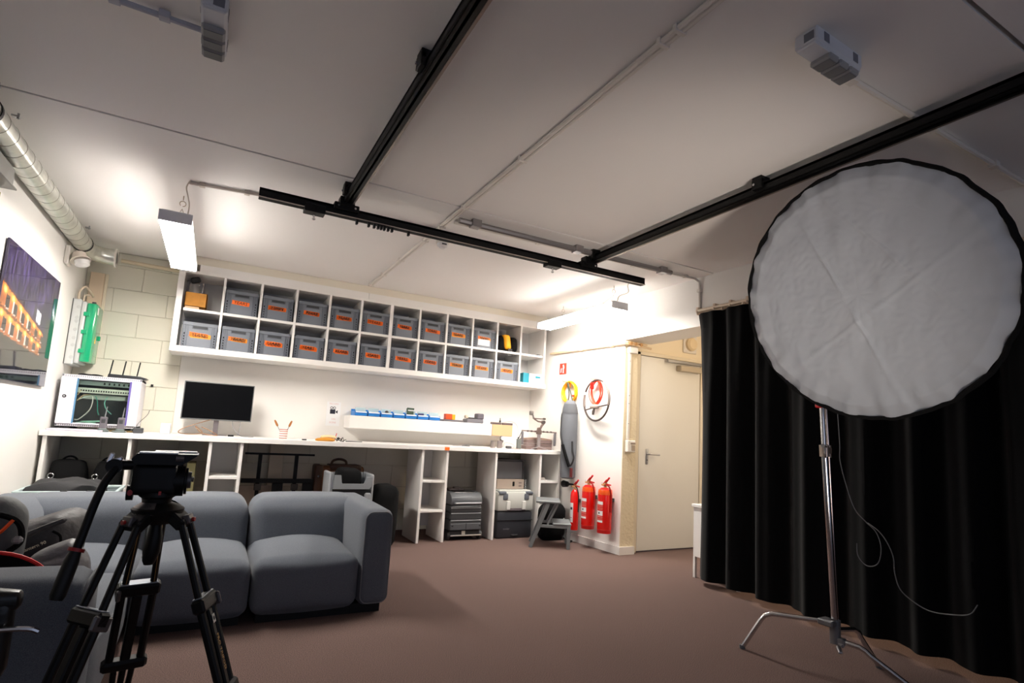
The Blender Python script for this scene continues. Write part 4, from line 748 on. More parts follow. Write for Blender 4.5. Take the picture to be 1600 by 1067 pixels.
# ------------------------------------------------------------------ on the right wall
TH = math.atan(0.068)
def wx(y): return slant(3.617, y)
def wall_thing(name, label, cat, y, z, group=None, off=0.0): return thing(name, label, cat, (wx(y) - 0.0005 - off, y, z), TH, group)
t = wall_thing('fire_sign', 'square red fire hose sign high on the right wall beside the shelf', 'sign', 5.345, 1.89)
put('sign_plate', MB().box(-0.003, 0, -0.066, 0.066, -0.066, 0.066, 0.001), pm('sign_red', (214, 60, 34), 0.5), t)
put('sign_border', MB().box(-0.004, -0.0028, -0.064, 0.064, 0.059, 0.064).box(-0.004, -0.0028, -0.064, 0.064, -0.064, -0.059).box(-0.004, -0.0028, 0.059, 0.064, -0.064, 0.064).box(-0.004, -0.0028, -0.064, -0.059, -0.064, 0.064), pm('sign_dark', (150, 70, 50), 0.5), t)
put('hose_symbol', MB().prism([(-0.002, -0.05), (0.016, -0.05), (0.016, 0.0), (0.026, 0.01), (0.012, 0.05), (-0.004, 0.045), (0.004, 0.01)], 0.003, 0.0042, RIGHTW).prism([(-0.04, 0.0), (-0.028, 0.012), (-0.028, -0.04), (-0.044, -0.045)], 0.003, 0.0042, RIGHTW).lathe([(0.009, 0), (0.009, 0.0005), (0, 0.0006)], (-0.0036, 0.0, 0.0), (-1, 0, 0), 10), paperw, t)
brass = MATS['brass']
def hook(y, z, lb):
    t = wall_thing('wall_hook', lb, 'hook', y, z, 'brass wall hooks'); put('hook_arm', MB().tube([(0, 0, 0), (-0.07, 0, -0.004), (-0.085, 0, 0.01)], 0.0045, 8), brass, t)
    put('rosette', MB().lathe([(0.012, 0), (0.010, 0.005), (0, 0.006)], (0, 0, 0), (-1, 0, 0), 12), brass, t)
hook(5.235, 1.73, 'small brass hook carrying the yellow cable and grey bag'); hook(4.755, 1.735, 'small brass hook carrying the hoop and orange cable')
def coil(name, lb, y, z, ry, rz, n, r, m, off, pinch=0.0, seed=1):
    rd = random.Random(seed); pts = []
    for k in range(n * 22 + 1):
        a = 2 * PI * k / 22; j = k // 22
        f = 1 + 0.10 * math.sin(j * 2.3) ; w_ = ry * f * (1 - pinch * max(0, -math.cos(a)) ** 2 * 0.8)
        pts.append((-off - 0.012 * (j % 4) - 0.006 * math.sin(a * 2 + j), w_ * math.sin(a) + 0.006 * math.sin(j * 3), rz * (1 - 0.05 * math.cos(j * 1.7)) * (math.cos(a)) - rz))
    t = wall_thing(name, lb, 'cable', y, z); put('cable_loops', MB().tube(pts, r, 6), m, t); return t
yel = pm('yellow_cable', (238, 168, 2), 0.5); ora = pm('orange_cable', (232, 58, 14), 0.5)
t = coil('yellow_cable_coil', 'yellow cable coil hanging behind the long grey bag', 5.17, 1.728, 0.115, 0.118, 7, 0.0065, yel, 0.012)
put('cable_tie', MB().tube([(-0.03, -0.02, 0.0), (-0.035, -0.01, -0.06), (-0.03, 0.01, -0.09)], 0.010, 6), pm('amber_cable', (214, 130, 10), 0.5), t)
put('red_plug', MB().box(-0.06, -0.03, -0.115, -0.075, -0.175, -0.155, 0.004), ora, t)
t = coil('orange_cable_coil', 'orange and red cable coil hanging inside the dark hoop', 4.70, 1.722, 0.085, 0.132, 6, 0.0055, ora, 0.03, 0.55)
put('red_plug', MB().box(-0.07, -0.04, 0.035, 0.075, -0.10, -0.01, 0.008), redp, t)
put('cable_tie', MB().box(-0.075, -0.04, -0.03, 0.04, -0.285, -0.262, 0.004), pm('cream_strap', (232, 214, 180), 0.6), t)
# hoop (steering ring with cross bar)
t = wall_thing('metal_hoop', 'dark metal hoop with a cross bar hanging on the right wall', 'hoop', 4.66, 1.503); hm = pm('hoop_metal', (84, 74, 70), 0.4, 0.5)
def hp(a): return (-0.075 + 0.03 * math.sin(a), 0.232 * math.sin(a), 0.214 * math.cos(a))
put('ring', MB().tube([hp(R(a)) for a in range(78, 426, 5)], 0.0105, 8), hm, t)
put('ring_joint', MB().tube([hp(R(a)) for a in (64, 71, 79)], 0.009, 8), pm('mint_tape', (196, 226, 216), 0.5), t)
for a0, a1 in ((72, 110), (255, 330)):
    put('grip_sleeve', MB().tube([hp(R(a)) for a in range(a0, a1, 6)], 0.0135, 8), pm('sleeve_taupe', (120, 108, 102), 0.6), t)
put('cross_bar', MB().tube([hp(R(118)), (-0.085, 0.0, -0.075), hp(R(256))], 0.007, 8), hm, t)
b = put('handle_mount', MB().cushion(-0.115, -0.075, -0.06, 0.06, -0.092, -0.06, 0.012, n=5), pm('mount_taupe', (126, 112, 104), 0.5), t); put('handle_grip', MB().tube([(-0.095, 0.0, -0.085), (-0.105, 0.005, -0.12), (-0.11, 0.005, -0.155)], [0.010, 0.016, 0.012], 10), hm, b)
# long grey bag
t = wall_thing('light_stand_bag', 'long grey cylindrical bag with a black strap hanging at the worktop end', 'bag', 5.06, 0.66)
gb = pm('bag_grey', (104, 107, 112), 0.85, bump=0.2, bscale=220)
bp_ = [(0, 0), (0.06, 0.0), (0.078, 0.012), (0.083, 0.05), (0.086, 0.30), (0.088, 0.6), (0.084, 0.72), (0.078, 0.76), (0.066, 0.81), (0.04, 0.845), (0, 0.855)]
put('bag_body', MB().lathe(bp_, (-0.098, 0, 0), seg=24), gb, t)
put('zip_band', MB().lathe([(0.0885, 0.70), (0.0865, 0.72), (0.0815, 0.755), (0.0685, 0.806)], (-0.098, 0, 0), seg=24), pm('bag_band', (84, 86, 90), 0.8), t)
put('carry_loop', MB().tube(smooth([(-0.10, 0.045, 0.83), (-0.095, 0.035, 0.92), (-0.07, 0.10, 1.055), (-0.095, 0.005, 0.93), (-0.10, -0.04, 0.835)], 6), 0.007, 6), pm('olive_webbing', (64, 66, 52), 0.8), t)
def bs(a, z, r=0.094): return (-0.098 + r * math.cos(a), r * math.sin(a), z)
put('shoulder_strap', MB().tube(smooth([bs(R(100), 0.73), bs(R(112), 0.68, 0.10), bs(R(125), 0.56), bs(R(165), 0.44), bs(R(195), 0.34), bs(R(225), 0.20, 0.10), bs(R(245), 0.14, 0.105), bs(R(258), 0.22, 0.135), bs(R(255), 0.30, 0.11), bs(R(255), 0.40, 0.092)], 6), 0.0095, 6), pm('strap_black', (30, 30, 32), 0.85), t)
put('strap_pad', MB().tube(smooth([bs(R(190), 0.36, 0.099), bs(R(215), 0.25, 0.103), bs(R(240), 0.13, 0.106)], 5), 0.017, 6), blackf, t)
put('buckle', MB().box(-0.10, -0.06, 0.082, 0.112, 0.70, 0.72, 0.004).box(-0.10, -0.07, 0.085, 0.105, 0.53, 0.55, 0.004), dgreyp, t)
put('red_tag', MB().box(-0.15, -0.135, -0.135, -0.10, 0.02, 0.12, 0.003), pm('tag_red', (92, 20, 24), 0.6), t)
# fire extinguishers
def extinguisher(y, z, lb, r, h, co2=False):
    t = wall_thing('fire_extinguisher', lb, 'fire extinguisher', y, z, 'red fire extinguishers'); ox = -r - 0.022
    if co2: prof = [(0, 0), (r * 0.96, 0), (r, 0.012), (r, h - 0.07), (r * 0.86, h - 0.03), (r * 0.5, h - 0.005), (r * 0.35, h), (0, h)]
    else: prof = [(0, 0), (r * 0.85, 0.0), (r * 0.97, 0.016), (r, 0.03), (r, h - 0.06), (r * 0.93, h - 0.02), (r * 0.6, h), (0, h + 0.006)]
    put('cylinder', MB().lathe(prof, (ox, 0, 0), seg=28), redp, t)
    if not co2:
        put('base_ring', MB().lathe([(r * 0.86, -0.014), (r * 0.96, -0.014), (r * 1.005, 0.022), (r * 0.97, 0.024)], (ox, 0, 0), seg=28), pm('base_red', (196, 16, 10), 0.3), t)
        put('shoulder_ring', MB().lathe([(r * 1.002, h - 0.064), (r * 1.012, h - 0.05), (r * 0.945, h - 0.018)], (ox, 0, 0), seg=28), pm('shoulder_warm_lit', (240, 92, 26), 0.3), t)  # orange ring paints the warm light on the red shoulder
    v = put('valve', MB().cyl((ox, 0, h - 0.005), (ox, 0, h + 0.05), 0.016).cyl((ox - 0.05, 0.0, h + 0.03), (ox, 0, h + 0.03), 0.009, seg=10), pm('valve_brass', (206, 170, 120), 0.35, 0.7), t)
    put('lever', MB().bar((ox, 0.0, h + 0.048), (ox - 0.02, -0.075, h + 0.105), 0.018, 0.012, 0.002).bar((ox, 0.0, h + 0.04), (ox, -0.075, h + 0.032), 0.018, 0.012, 0.002).bar((ox, 0.035, h + 0.03), (ox - 0.02, -0.04, h + 0.082), 0.014, 0.012, 0.002), pm('lever_red', (206, 26, 24), 0.35), v)
    put('safety_pin', MB().tube(arc(0.035, h + 0.035, 0.014, 0, 330, 10, lambda a, c_: (ox - 0.014, a, c_)), 0.002, 5), steel, v)
    put('hose', MB().tube(smooth([(ox - 0.01, -0.02, h + 0.03), (ox - 0.005, -r * 0.9, h + 0.01), (ox + 0.01, -r * 1.1, h - 0.08), (ox + 0.01, -r * 1.12, h * 0.45)], 6), 0.008 if not co2 else 0.006, 7), pm('hose_red', (170, 20, 14), 0.5) if not co2 else blackp, t)
    a0, a1 = (R(78), R(150))                                         # wrap of the label: left half as seen
    ring = lambda rr, z0, z1, b0, b1: MB().sheet(lambda u, v_: Vector((ox + rr * math.cos(b0 + (b1 - b0) * u), rr * math.sin(b0 + (b1 - b0) * u), z0 + (z1 - z0) * v_)), 10, 1, 0.0006)
    lw = pm('label_white', (232, 228, 226), 0.5); lr = pm('label_print', (176, 40, 36), 0.5); lk = pm('label_ink', (40, 50, 70), 0.5)
    if co2:
        put('label', ring(r + 0.0008, 0.08, h - 0.14, R(110), R(215)), lw, t)
        put('label_print', ring(r + 0.0016, h * 0.50, h * 0.56, R(175), R(205)), lk, t); put('label_print', ring(r + 0.0016, h * 0.3, h * 0.31, R(150), R(205)), lr, t)
    else:
        for z0, z1 in ((0.62, 0.69), (0.37, 0.475), (0.215, 0.26)): put('label', ring(r + 0.0008, h * z0, h * z1, R(135), R(212)), lw, t)
        for z0 in (0.60, 0.57, 0.535, 0.505, 0.345, 0.33, 0.30, 0.275): put('label_print', ring(r + 0.0010, h * z0, h * (z0 + 0.008), R(135), R(212)), pm('label_pink', (240, 150, 140), 0.5), t)
        put('label_mark', ring(r + 0.0016, h * 0.405, h * 0.445, R(172), R(186)), lk, t)
    put('wall_bracket', MB().box(-0.026, 0.0, -r * 0.5, r * 0.5, h * 0.68, h * 0.76, 0.002), dgreyp, t)
    return t
e = extinguisher(4.955, 0.135, 'slim red fire extinguisher with a bright white label beside the step stool', 0.047, 0.42, True)
put('discharge_horn', MB().tube([(-0.09, 0.01, 0.47), (-0.095, 0.09, 0.465), (-0.095, 0.105, 0.463), (-0.095, 0.17, 0.462)], [0.008, 0.012, 0.03, 0.038], 12), blackp, e)
extinguisher(4.705, 0.205, 'red fire extinguisher on the right wall, the middle of three', 0.069, 0.42)
extinguisher(4.455, 0.205, 'red fire extinguisher nearest to the door, rightmost of three', 0.071, 0.42)
# switch conduit on the end face
t = thing('wall_trunking', 'white vertical cable trunking with a socket box on the wall end beside the door', 'trunking', (3.668, 4.3255, 1.05))
put('trunking_channel', MB().box(-0.016, 0.012, -0.022, 0, 0.06, 0.955, 0.003), conduit, t)
for z in (0.22, 0.42, 0.5, 0.72, 0.85): put('screw', MB().cyl((-0.006, -0.022, z), (-0.006, -0.0245, z), 0.004, seg=8), dgreyp, t)
put('junction_box', MB().box(-0.03, 0.075, -0.045, 0, 0.93, 1.0, 0.004), conduit, t)
b = put('socket_box', MB().box(-0.025, 0.075, -0.045, 0, -0.06, 0.055, 0.005), conduit, t)
put('rocker_switch', MB().box(0.02, 0.066, -0.052, -0.044, -0.045, 0.01, 0.003), pm('switch_taupe', (156, 140, 122), 0.5), b); put('switch_slot', MB().box(0.01, 0.07, -0.047, -0.044, 0.018, 0.03), pm('switch_dark', (120, 100, 84), 0.5), b)
# white cabinet behind the curtain
t = thing('side_cabinet', 'low white cabinet on thin legs half hidden behind the black curtain', 'cabinet', (3.68, 3.30, 0.0005))
put('cabinet_body', MB().box(0, 0.42, -0.30, 0.16, 0.17, 0.575, 0.003), melamine, t); put('cabinet_top', MB().box(-0.012, 0.43, -0.31, 0.172, 0.5755, 0.60, 0.002), melamine, t)
for (x, y) in ((0.012, 0.148), (0.41, 0.148), (0.012, -0.288), (0.41, -0.288)): put('leg', MB().box(x - 0.012, x + 0.012, y - 0.012, y + 0.012, 0, 0.17, 0.002), melamine, t)

# ------------------------------------------------------------------ on the left wall
def art(u, v):
    n = mnoise.noise(Vector((u * 6, v * 6, 0.3))); n2 = mnoise.noise(Vector((u * 46, v * 9, 1.0)))
    sky = Vector((0.27, 0.22, 0.42)) * (0.75 + 0.25 * n) * (0.55 + 0.6 * v)
    if v > 0.52: sky *= 0.75 + 0.5 * max(-0.6, min(0.6, n2 * 1.6))
    col = sky
    top = 0.70 - 0.30 * u; bot = 0.33 - 0.10 * u
    if v < bot: col = Vector((0.17, 0.16, 0.18)) * (0.8 + 0.4 * n)
    if v < 0.20: col = Vector((0.12, 0.12, 0.15)) * (0.8 + 0.5 * n)
    if u > 0.80 and v < 0.62: col = Vector((0.17, 0.18, 0.21)) * (0.8 + 0.6 * n2)
    if u < 0.80 and bot < v < top:
        col = Vector((0.56, 0.30, 0.17)) * (0.9 + 0.15 * n)
        h_ = (v - bot) / (top - bot)
        if 0.46 < h_ < 0.53 or h_ > 0.96: col = Vector((0.20, 0.11, 0.08))
        for fl in (0.08, 0.56):
            for k in range(6):
                uc = 0.05 + k * 0.135; lu, lv = (u - uc) / 0.05, (h_ - fl - 0.33) / 0.10
                gl = math.exp(-(lu * lu + lv * lv)); col = col + Vector((0.55, 0.28, 0.05)) * gl
                if abs(u - uc - 0.055) < 0.026 and fl < h_ < fl + 0.27: col = Vector((0.12, 0.11, 0.13))
                if abs(u - uc - 0.055) < 0.030 and (abs(h_ - fl) < 0.014): col = Vector((0.72, 0.62, 0.58))
                if abs(u - uc - 0.015) < 0.010 and fl < h_ < fl + 0.27 and k in (1, 2, 3): col = Vector((0.75, 0.66, 0.62))
                gl2 = math.exp(-((u - uc) / 0.016) ** 2 - ((h_ - fl - 0.31) / 0.05) ** 2); col = col + Vector((0.6, 0.5, 0.3)) * gl2
    if 0.60 < u < 0.70 and top + 0.02 < v < top + 0.12: col = Vector((0.86, 0.88, 0.95))
    return col
def picture(label, y0, y1, z0, z1, fn):
    t = thing('wall_picture', label, 'picture', (-1.0995, y0, z0), group='glossy photo panels on the left wall'); W_, H_ = y1 - y0, z1 - z0
    put('spacer', MB().box(0, 0.006, 0.05, W_ - 0.05, 0.05, H_ - 0.05), pm('spacer_grey', (150, 148, 140), 0.6), t)
    put('panel', MB().box(0.006, 0.0175, 0, W_, 0, H_, 0.001), pm('panel_edge', (70, 62, 92), 0.3), t)
    nu, nv = 130, 88; b = bmesh.new(); lay = b.verts.layers.float_color.new('print')
    G = []
    for i in range(nu + 1):
        row = []
        for j in range(nv + 1):
            v = b.verts.new((0.018, 0.002 + (W_ - 0.004) * i / nu, 0.002 + (H_ - 0.004) * j / nv)); c_ = fn(i / nu, j / nv); v[lay] = (*[max(0, min(1, q)) for q in c_], 1); row.append(v)
        G.append(row)
    for i in range(nu):
        for j in range(nv): b.faces.new((G[i][j], G[i + 1][j], G[i + 1][j + 1], G[i][j + 1]))
    me = bpy.data.meshes.new('print'); b.to_mesh(me); b.free()
    m = bpy.data.materials.get('photo_print')
    if not m:
        m = bpy.data.materials.new('photo_print'); m.use_nodes = True; nt = m.node_tree; a = nt.nodes.new('ShaderNodeAttribute'); a.attribute_name = 'print'
        g = nt.nodes.new('ShaderNodeGamma'); g.inputs['Gamma'].default_value = 1.9
        nt.links.new(a.outputs['Color'], g.inputs['Color']); nt.links.new(g.outputs['Color'], nt.nodes['Principled BSDF'].inputs['Base Color']); nt.nodes['Principled BSDF'].inputs['Roughness'].default_value = 0.04
    put('photo_print', me, m, t)
picture('glossy photo panel of a lit orange building at dusk on the left wall', 3.95, 5.13, 1.255, 2.03, art)
picture('glossy photo panel cut off by the left edge of the photo', 2.5, 3.70, 1.40, 2.20, lambda u, v: Vector((0.62, 0.60, 0.30)) if u > 0.93 and v > 0.75 else Vector((0.3, 0.24, 0.42)))
solo('metal_wall_box', 'grey metal box on the left wall under the duct at the edge of the photo', 'box', MB().box(0, 0.06, -0.30, 0, 0, 0.10, 0.004).box(0.0, 0.075, -0.3, 0.012, -0.008, 0.002, 0.002), pm('box_zinc', (140, 140, 136), 0.45, 0.5), (-1.0995, 3.70, 2.235))
t = thing('wall_siren', 'white alarm siren on the left wall under the duct', 'siren', (-1.0995, 5.23, 2.245))
put('siren_base', MB().box(0, 0.03, -0.06, 0.06, -0.05, 0.09, 0.006), conduit, t); put('siren_horn', MB().lathe([(0.0, 0.0), (0.045, 0.0), (0.052, 0.04), (0.066, 0.055), (0.066, 0.062), (0.05, 0.058), (0, 0.05)], (0.075, 0, 0.045), (0.35, -0.3, -0.9), 20), pm('siren_white', (228, 216, 204), 0.45), t)
put('flash_lens', MB().lathe([(0.05, 0), (0.046, 0.03), (0.02, 0.045), (0, 0.046)], (0.105, -0.02, -0.012), (0.25, -0.2, -0.95), 18), pm('lens_clear', (226, 224, 222), 0.2), t)
t = thing('fuse_box', 'grey fuse box with green transparent cover on the left wall in the corner', 'fuse box', (-1.0995, 5.66, 1.47)); fbw = pm('fuse_grey', (204, 206, 204), 0.45); grn = pm('green_cover', (28, 170, 118), 0.2, coat=0.5)
put('box_body', MB().box(0, 0.06, 0, 0.33, 0.0, 0.545, 0.006).box(0.06, 0.095, 0.012, 0.318, 0.012, 0.533, 0.012, seg=2), fbw, t)
put('wall_gap', MB().box(0, 0.003, -0.004, 0.0, 0.0, 0.545), slot, t)
gcv = put('green_cover', MB().box(0.096, 0.165, 0.016, 0.314, 0.03, 0.525, 0.012, seg=2), grn, t)
for z in (0.10, 0.26, 0.41): put('hinge', MB().box(0.082, 0.125, 0.004, 0.026, z, z + 0.035, 0.004), grn, gcv)
put('latch', MB().box(0.15, 0.178, 0.26, 0.29, 0.24, 0.28, 0.004), grn, gcv)
put('warning_sticker', MB().prism([(-0.022, 0.0), (0.022, 0.0), (0, 0.06)], 0, 0.0008, LEFTW, (0.1653, 0.13, 0.20)), pm('warning_yellow', (250, 186, 10), 0.5), gcv)
put('paper_label', MB().box(0.1652, 0.166, 0.06, 0.11, 0.44, 0.50), paperw, gcv)
for z in (0.06, 0.16, 0.22, 0.29, 0.36, 0.39, 0.48): put('knockout', MB().lathe([(0.014, 0), (0.013, 0.0012), (0.011, 0.0012), (0.011, 0.0003), (0, 0.0003)], (0.045, 0, z), (0, -1, 0), 14), pm('knockout_grey', (192, 194, 192), 0.5), t)
put('supply_cable', MB().tube(smooth([(0.03, 0.04, 0.54), (0.03, 0.03, 0.61), (0.06, 0.05, 0.66), (0.09, 0.12, 0.63), (0.095, 0.2, 0.61)], 5), 0.009, 7).tube(smooth([(0.06, 0.06, 0.54), (0.062, 0.06, 0.59), (0.09, 0.1, 0.60)], 5), 0.007, 7), pm('cream_cable', (206, 190, 168), 0.5), t)
t = thing('corner_trunking', 'cream cable trunking board in the back left corner above the fuse box', 'trunking', (-1.095, 5.99, 1.52))
put('trunking_board', MB().box(0.03, 0.135, -0.03, 0, 0, 0.80, 0.004), pm('trunking_cream', (230, 206, 178), 0.6), t); put('trunking_edge', MB().box(0.1355, 0.16, -0.02, 0, 0, 0.80, 0.004), pm('trunking_pale', (236, 222, 198), 0.6), t)
put('junction_clip', MB().box(0.075, 0.105, -0.045, -0.0302, 0.50, 0.53, 0.003), dgreyp, t)
# ------------------------------------------------------------------ sofa modules
sofa = pm('sofa_grey_wool', (108, 113, 121), 0.95, rgb2=(86, 91, 99), vscale=420, bump=0.25, bscale=500, spec=0.15, sheen=0.15, bdist=0.003)
pipingm = pm('sofa_piping', (120, 122, 126), 0.95, spec=0.15); foot = pm('sofa_plinth', (12, 12, 13), 0.8)
def rr_loop(x0, x1, z0, z1, r, y, n=5):
    out = []
    for cx, cz, a in ((x1 - r, z1 - r, 0), (x0 + r, z1 - r, 90), (x0 + r, z0 + r, 180), (x1 - r, z0 + r, 270)): out += [(cx + r * math.cos(R(a + 90 * k / n)), y, cz + r * math.sin(R(a + 90 * k / n))) for k in range(n + 1)]
    return out
def module(label, x0, x1, y0, y1, arm=None, back=True):
    t = thing('sofa_module', label, 'sofa', (x0, y0, 0.0005), group='grey sofa modules'); W_, D_ = x1 - x0, y1 - y0
    aw = 0.185 if arm else 0
    put('plinth', MB().box(0.04, W_ - 0.04, 0.05, D_ - 0.04, 0, 0.055), foot, t)
    put('seat', MB().cushion(0.004, W_ - aw - 0.004, 0.0, D_ - 0.2, 0.045, 0.335, 0.055, (0.004, 0.018, 0.048), 18), sofa, t)
    if back:
        def lean(p):
            k = max(0.0, (p.z - 0.3)) / 0.3; return Vector((p.x, p.y + 0.06 * k, p.z))
        put('backrest', MB().cushion(0.003, W_ - 0.003 if not arm else W_ - 0.05, D_ - 0.50, D_ - 0.06, 0.045, 0.60, 0.10, (0, 0.012, 0.012), 18, fn=lean), sofa, t)
    if arm:
        a = put('armrest', MB().cushion(W_ - aw, W_, 0.0, D_ - 0.04, 0.045, 0.598, 0.05, (0.004, 0.006, 0.006), 18), sofa, t)
        put('piping', MB().tube(rr_loop(W_ - aw + 0.012, W_ - 0.012, 0.06, 0.586, 0.045, 0.011), 0.004, 5, closed=True), pipingm, a)
    return t
module('grey sofa module with armrest, at the right end of the sofa', 0.292, 1.058, 3.375, 4.39, arm='r')
module('grey armless sofa module in the middle, behind the tripod', -0.262, 0.288, 3.375, 4.39)
t = thing('sofa_module', 'grey corner sofa module against the left wall', 'sofa', (-1.085, 3.36, 0.0005), group='grey sofa modules')
put('plinth', MB().box(0.04, 0.78, 0.04, 0.98, 0, 0.055), foot, t)
put('seat', MB().cushion(0.15, 0.819, 0.0, 0.82, 0.045, 0.335, 0.055, (0.01, 0.0, 0.045), 18), sofa, t)
put('backrest', MB().cushion(0.16, 0.819, 0.53, 0.97, 0.045, 0.60, 0.10, (0, 0.012, 0.012), 16, fn=lambda p: Vector((p.x, p.y + 0.06 * max(0, p.z - 0.3) / 0.3, p.z))), sofa, t)
put('side_backrest', MB().cushion(0.02, 0.34, 0.0, 0.96, 0.045, 0.605, 0.10, (0.012, 0, 0.008), 16), sofa, t)
t = thing('sofa_module', 'grey sofa module with armrest nearest to the camera, along the left wall', 'sofa', (-1.085, 2.095, 0.0005), group='grey sofa modules')
put('plinth', MB().box(0.04, 0.77, 0.04, 1.22, 0, 0.055), foot, t)
s_ = put('seat', MB().cushion(0.15, 0.825, 0.24, 1.262, 0.045, 0.335, 0.055, (0.015, 0.0, 0.045), 18), sofa, t)
put('piping', MB().tube([(0.815, 0.27, 0.325), (0.836, 0.6, 0.322), (0.836, 0.95, 0.322), (0.815, 1.24, 0.325)], 0.004, 5), pipingm, s_)
put('side_backrest', MB().cushion(0.02, 0.34, 0.24, 1.262, 0.045, 0.605, 0.10, (0.012, 0, 0.008), 14), sofa, t)
a = put('armrest', MB().cushion(0.0, 0.82, 0.0, 0.25, 0.045, 0.60, 0.06, (0.008, 0.008, 0.012), 18), sofa, t)
put('piping', MB().tube([(0.812, p[0], p[2]) for p in rr_loop(0.012, 0.238, 0.06, 0.588, 0.05, 0)], 0.004, 5, closed=True), pipingm, a)

# ------------------------------------------------------------------ bags on the sofa
nyl = pm('grey_nylon', (66, 64, 66), 0.6, bump=0.35, bscale=28, bdist=0.02); redt = pm('red_trim', (214, 34, 34), 0.5)
t = thing('lantern_bag', 'dark grey lamp bag with small white lettering lying in the sofa corner', 'bag', (-0.60, 2.70, 0.385))
def slope(p): return Vector((p.x, p.y + 0.35 * (p.x + 0.1), p.z + 0.36 * (p.x - 0.02) * min(1, p.z / 0.12)))
put('bag_body', MB().cushion(-0.26, 0.185, 0.0, 0.26, 0.0, 0.27, 0.085, (0.01, 0.0, 0.01), 20, wob=0.018, seed=13, fn=slope), nyl, t)
put('bag_fold', MB().tube(smooth([(-0.14, -0.02, 0.19), (-0.02, 0.005, 0.215), (0.08, 0.04, 0.26), (0.15, 0.07, 0.29)], 5), [0.004] + [0.010] * 14 + [0.004], 6), nyl, t)
tl_ = R(25)
put('lettering', MB().text('Lantern 90', 0.0165, (0.078, -0.010, 0.205), (Vector((math.cos(tl_), 0.12, math.sin(tl_))).normalized(), Vector((-math.sin(tl_), 0, math.cos(tl_)))), 0.004), pm('cream_print', (232, 222, 200), 0.6), t)
put('strap', MB().tube(smooth([(0.12, 0.02, 0.255), (0.145, 0.025, 0.235), (0.15, 0.03, 0.19)], 5), 0.005, 6), blackf, t)
put('buckle', MB().box(0.12, 0.18, -0.01, 0.02, 0.165, 0.195, 0.006), blackp, t)
put('dark_base', MB().cushion(-0.2, 0.15, 0.02, 0.2, 0.0, 0.14, 0.05, n=8, wob=0.01), blackf, t)
solo('folded_sleeve', 'pale grey nylon sleeve bulging in front of the lamp bag on the sofa seat', 'bag', MB().cushion(-0.12, 0.085, -0.06, 0.13, 0.0, 0.245, 0.08, (0, 0.01, 0.015), 18, wob=0.022, seed=31, fn=lambda p: Vector((p.x, p.y, p.z * (0.88 + 1.1 * (p.x + 0.02))))), pm('pale_nylon', (96, 94, 98), 0.5, bump=0.3, bscale=30, bdist=0.015), (-0.415, 2.53, 0.385))
t = thing('camera_rucksack', 'grey and black rucksack with an orange zip at the left edge of the photo', 'backpack', (-0.69, 2.56, 0.385))
put('bag_body', MB().cushion(-0.20, 0.155, -0.075, 0.09, 0.12, 0.395, 0.07, (0.005, 0.01, 0.01), 16, wob=0.012, seed=17), pm('rucksack_grey', (92, 94, 94), 0.7, bump=0.2, bscale=60), t)
put('bag_base', MB().cushion(-0.20, 0.14, -0.07, 0.08, 0.0, 0.16, 0.05, n=10, wob=0.01, seed=18), blackf, t)
put('orange_zip', MB().tube(smooth([(0.100, -0.084, 0.285), (0.118, -0.084, 0.30), (0.142, -0.075, 0.335)], 4), 0.006, 6), pm('orange_zip', (250, 86, 20), 0.5), t)
put('strap', MB().tube(smooth([(0.03, -0.09, 0.36), (0.11, -0.08, 0.352), (0.155, -0.06, 0.32), (0.165, -0.05, 0.26), (0.14, -0.07, 0.23)], 6), 0.010, 6), blackf, t)
put('zip_line', MB().tube(smooth([(0.02, -0.088, 0.345), (0.07, -0.088, 0.31), (0.10, -0.086, 0.25)], 5), 0.004, 6), blackf, t)
put('buckle', MB().box(0.145, 0.175, -0.085, -0.06, 0.255, 0.28, 0.008), pm('buckle_grey', (140, 140, 142), 0.4), t); put('buckle', MB().box(0.085, 0.125, -0.095, -0.07, 0.20, 0.235, 0.010), MATS['buckle_grey'], t)
put('red_loop', MB().box(0.07, 0.10, -0.095, -0.075, 0.235, 0.255, 0.006), redt, t)
t = thing('reflector_pouch', 'round black pouch with a red rim lying behind the near sofa armrest', 'pouch', (-0.57, 2.392, 0.43))
put('pouch_disc', MB().lathe([(0, -0.012), (0.198, -0.012), (0.203, 0.0), (0.198, 0.012), (0, 0.014)], (0, 0, 0), (0.0, -1, 0.0), 40), blackf, t)
put('red_rim', MB().tube([(0.205 * math.cos(q), -0.010, 0.205 * math.sin(q)) for q in [2 * PI * k / 48 for k in range(48)]], 0.006, 6, closed=True), redt, t)

# ------------------------------------------------------------------ black leather chair in the corner of the frame
t = thing('office_chair', 'black leather office chair with chrome arms at the bottom left corner', 'chair', (-0.66, 1.45, 0.0)); bl = pm('black_leather', (16, 16, 17), 0.35, bump=0.1, bscale=60)
put('seat', MB().cushion(-0.24, 0.24, -0.25, 0.25, 0.40, 0.50, 0.05, (0, 0, 0.02), 10), bl, t)
put('backrest', MB().cushion(-0.30, -0.22, -0.25, 0.25, 0.50, 1.0, 0.04, (0.01, 0, 0), 10), bl, t)
for s_ in (-1, 1):
    y = s_ * 0.285
    a_ = put('armrest', MB().cushion(-0.18, 0.318, y - 0.028, y + 0.028, 0.625, 0.678, 0.022, (0, 0, 0.004), 10).cushion(0.25, 0.308, y - 0.026, y + 0.026, 0.48, 0.665, 0.02, n=8), bl, t)
    put('chrome_arm', MB().tube(smooth([(-0.20, y - 0.03, 0.60), (0.2, y - 0.04, 0.598), (0.33, y - 0.045, 0.598), (0.365, y - 0.045, 0.588)], 5), 0.006, 8), chrome, a_)
put('gas_lift', MB().cyl((0, 0, 0.1), (0, 0, 0.40), 0.028), chrome, t)
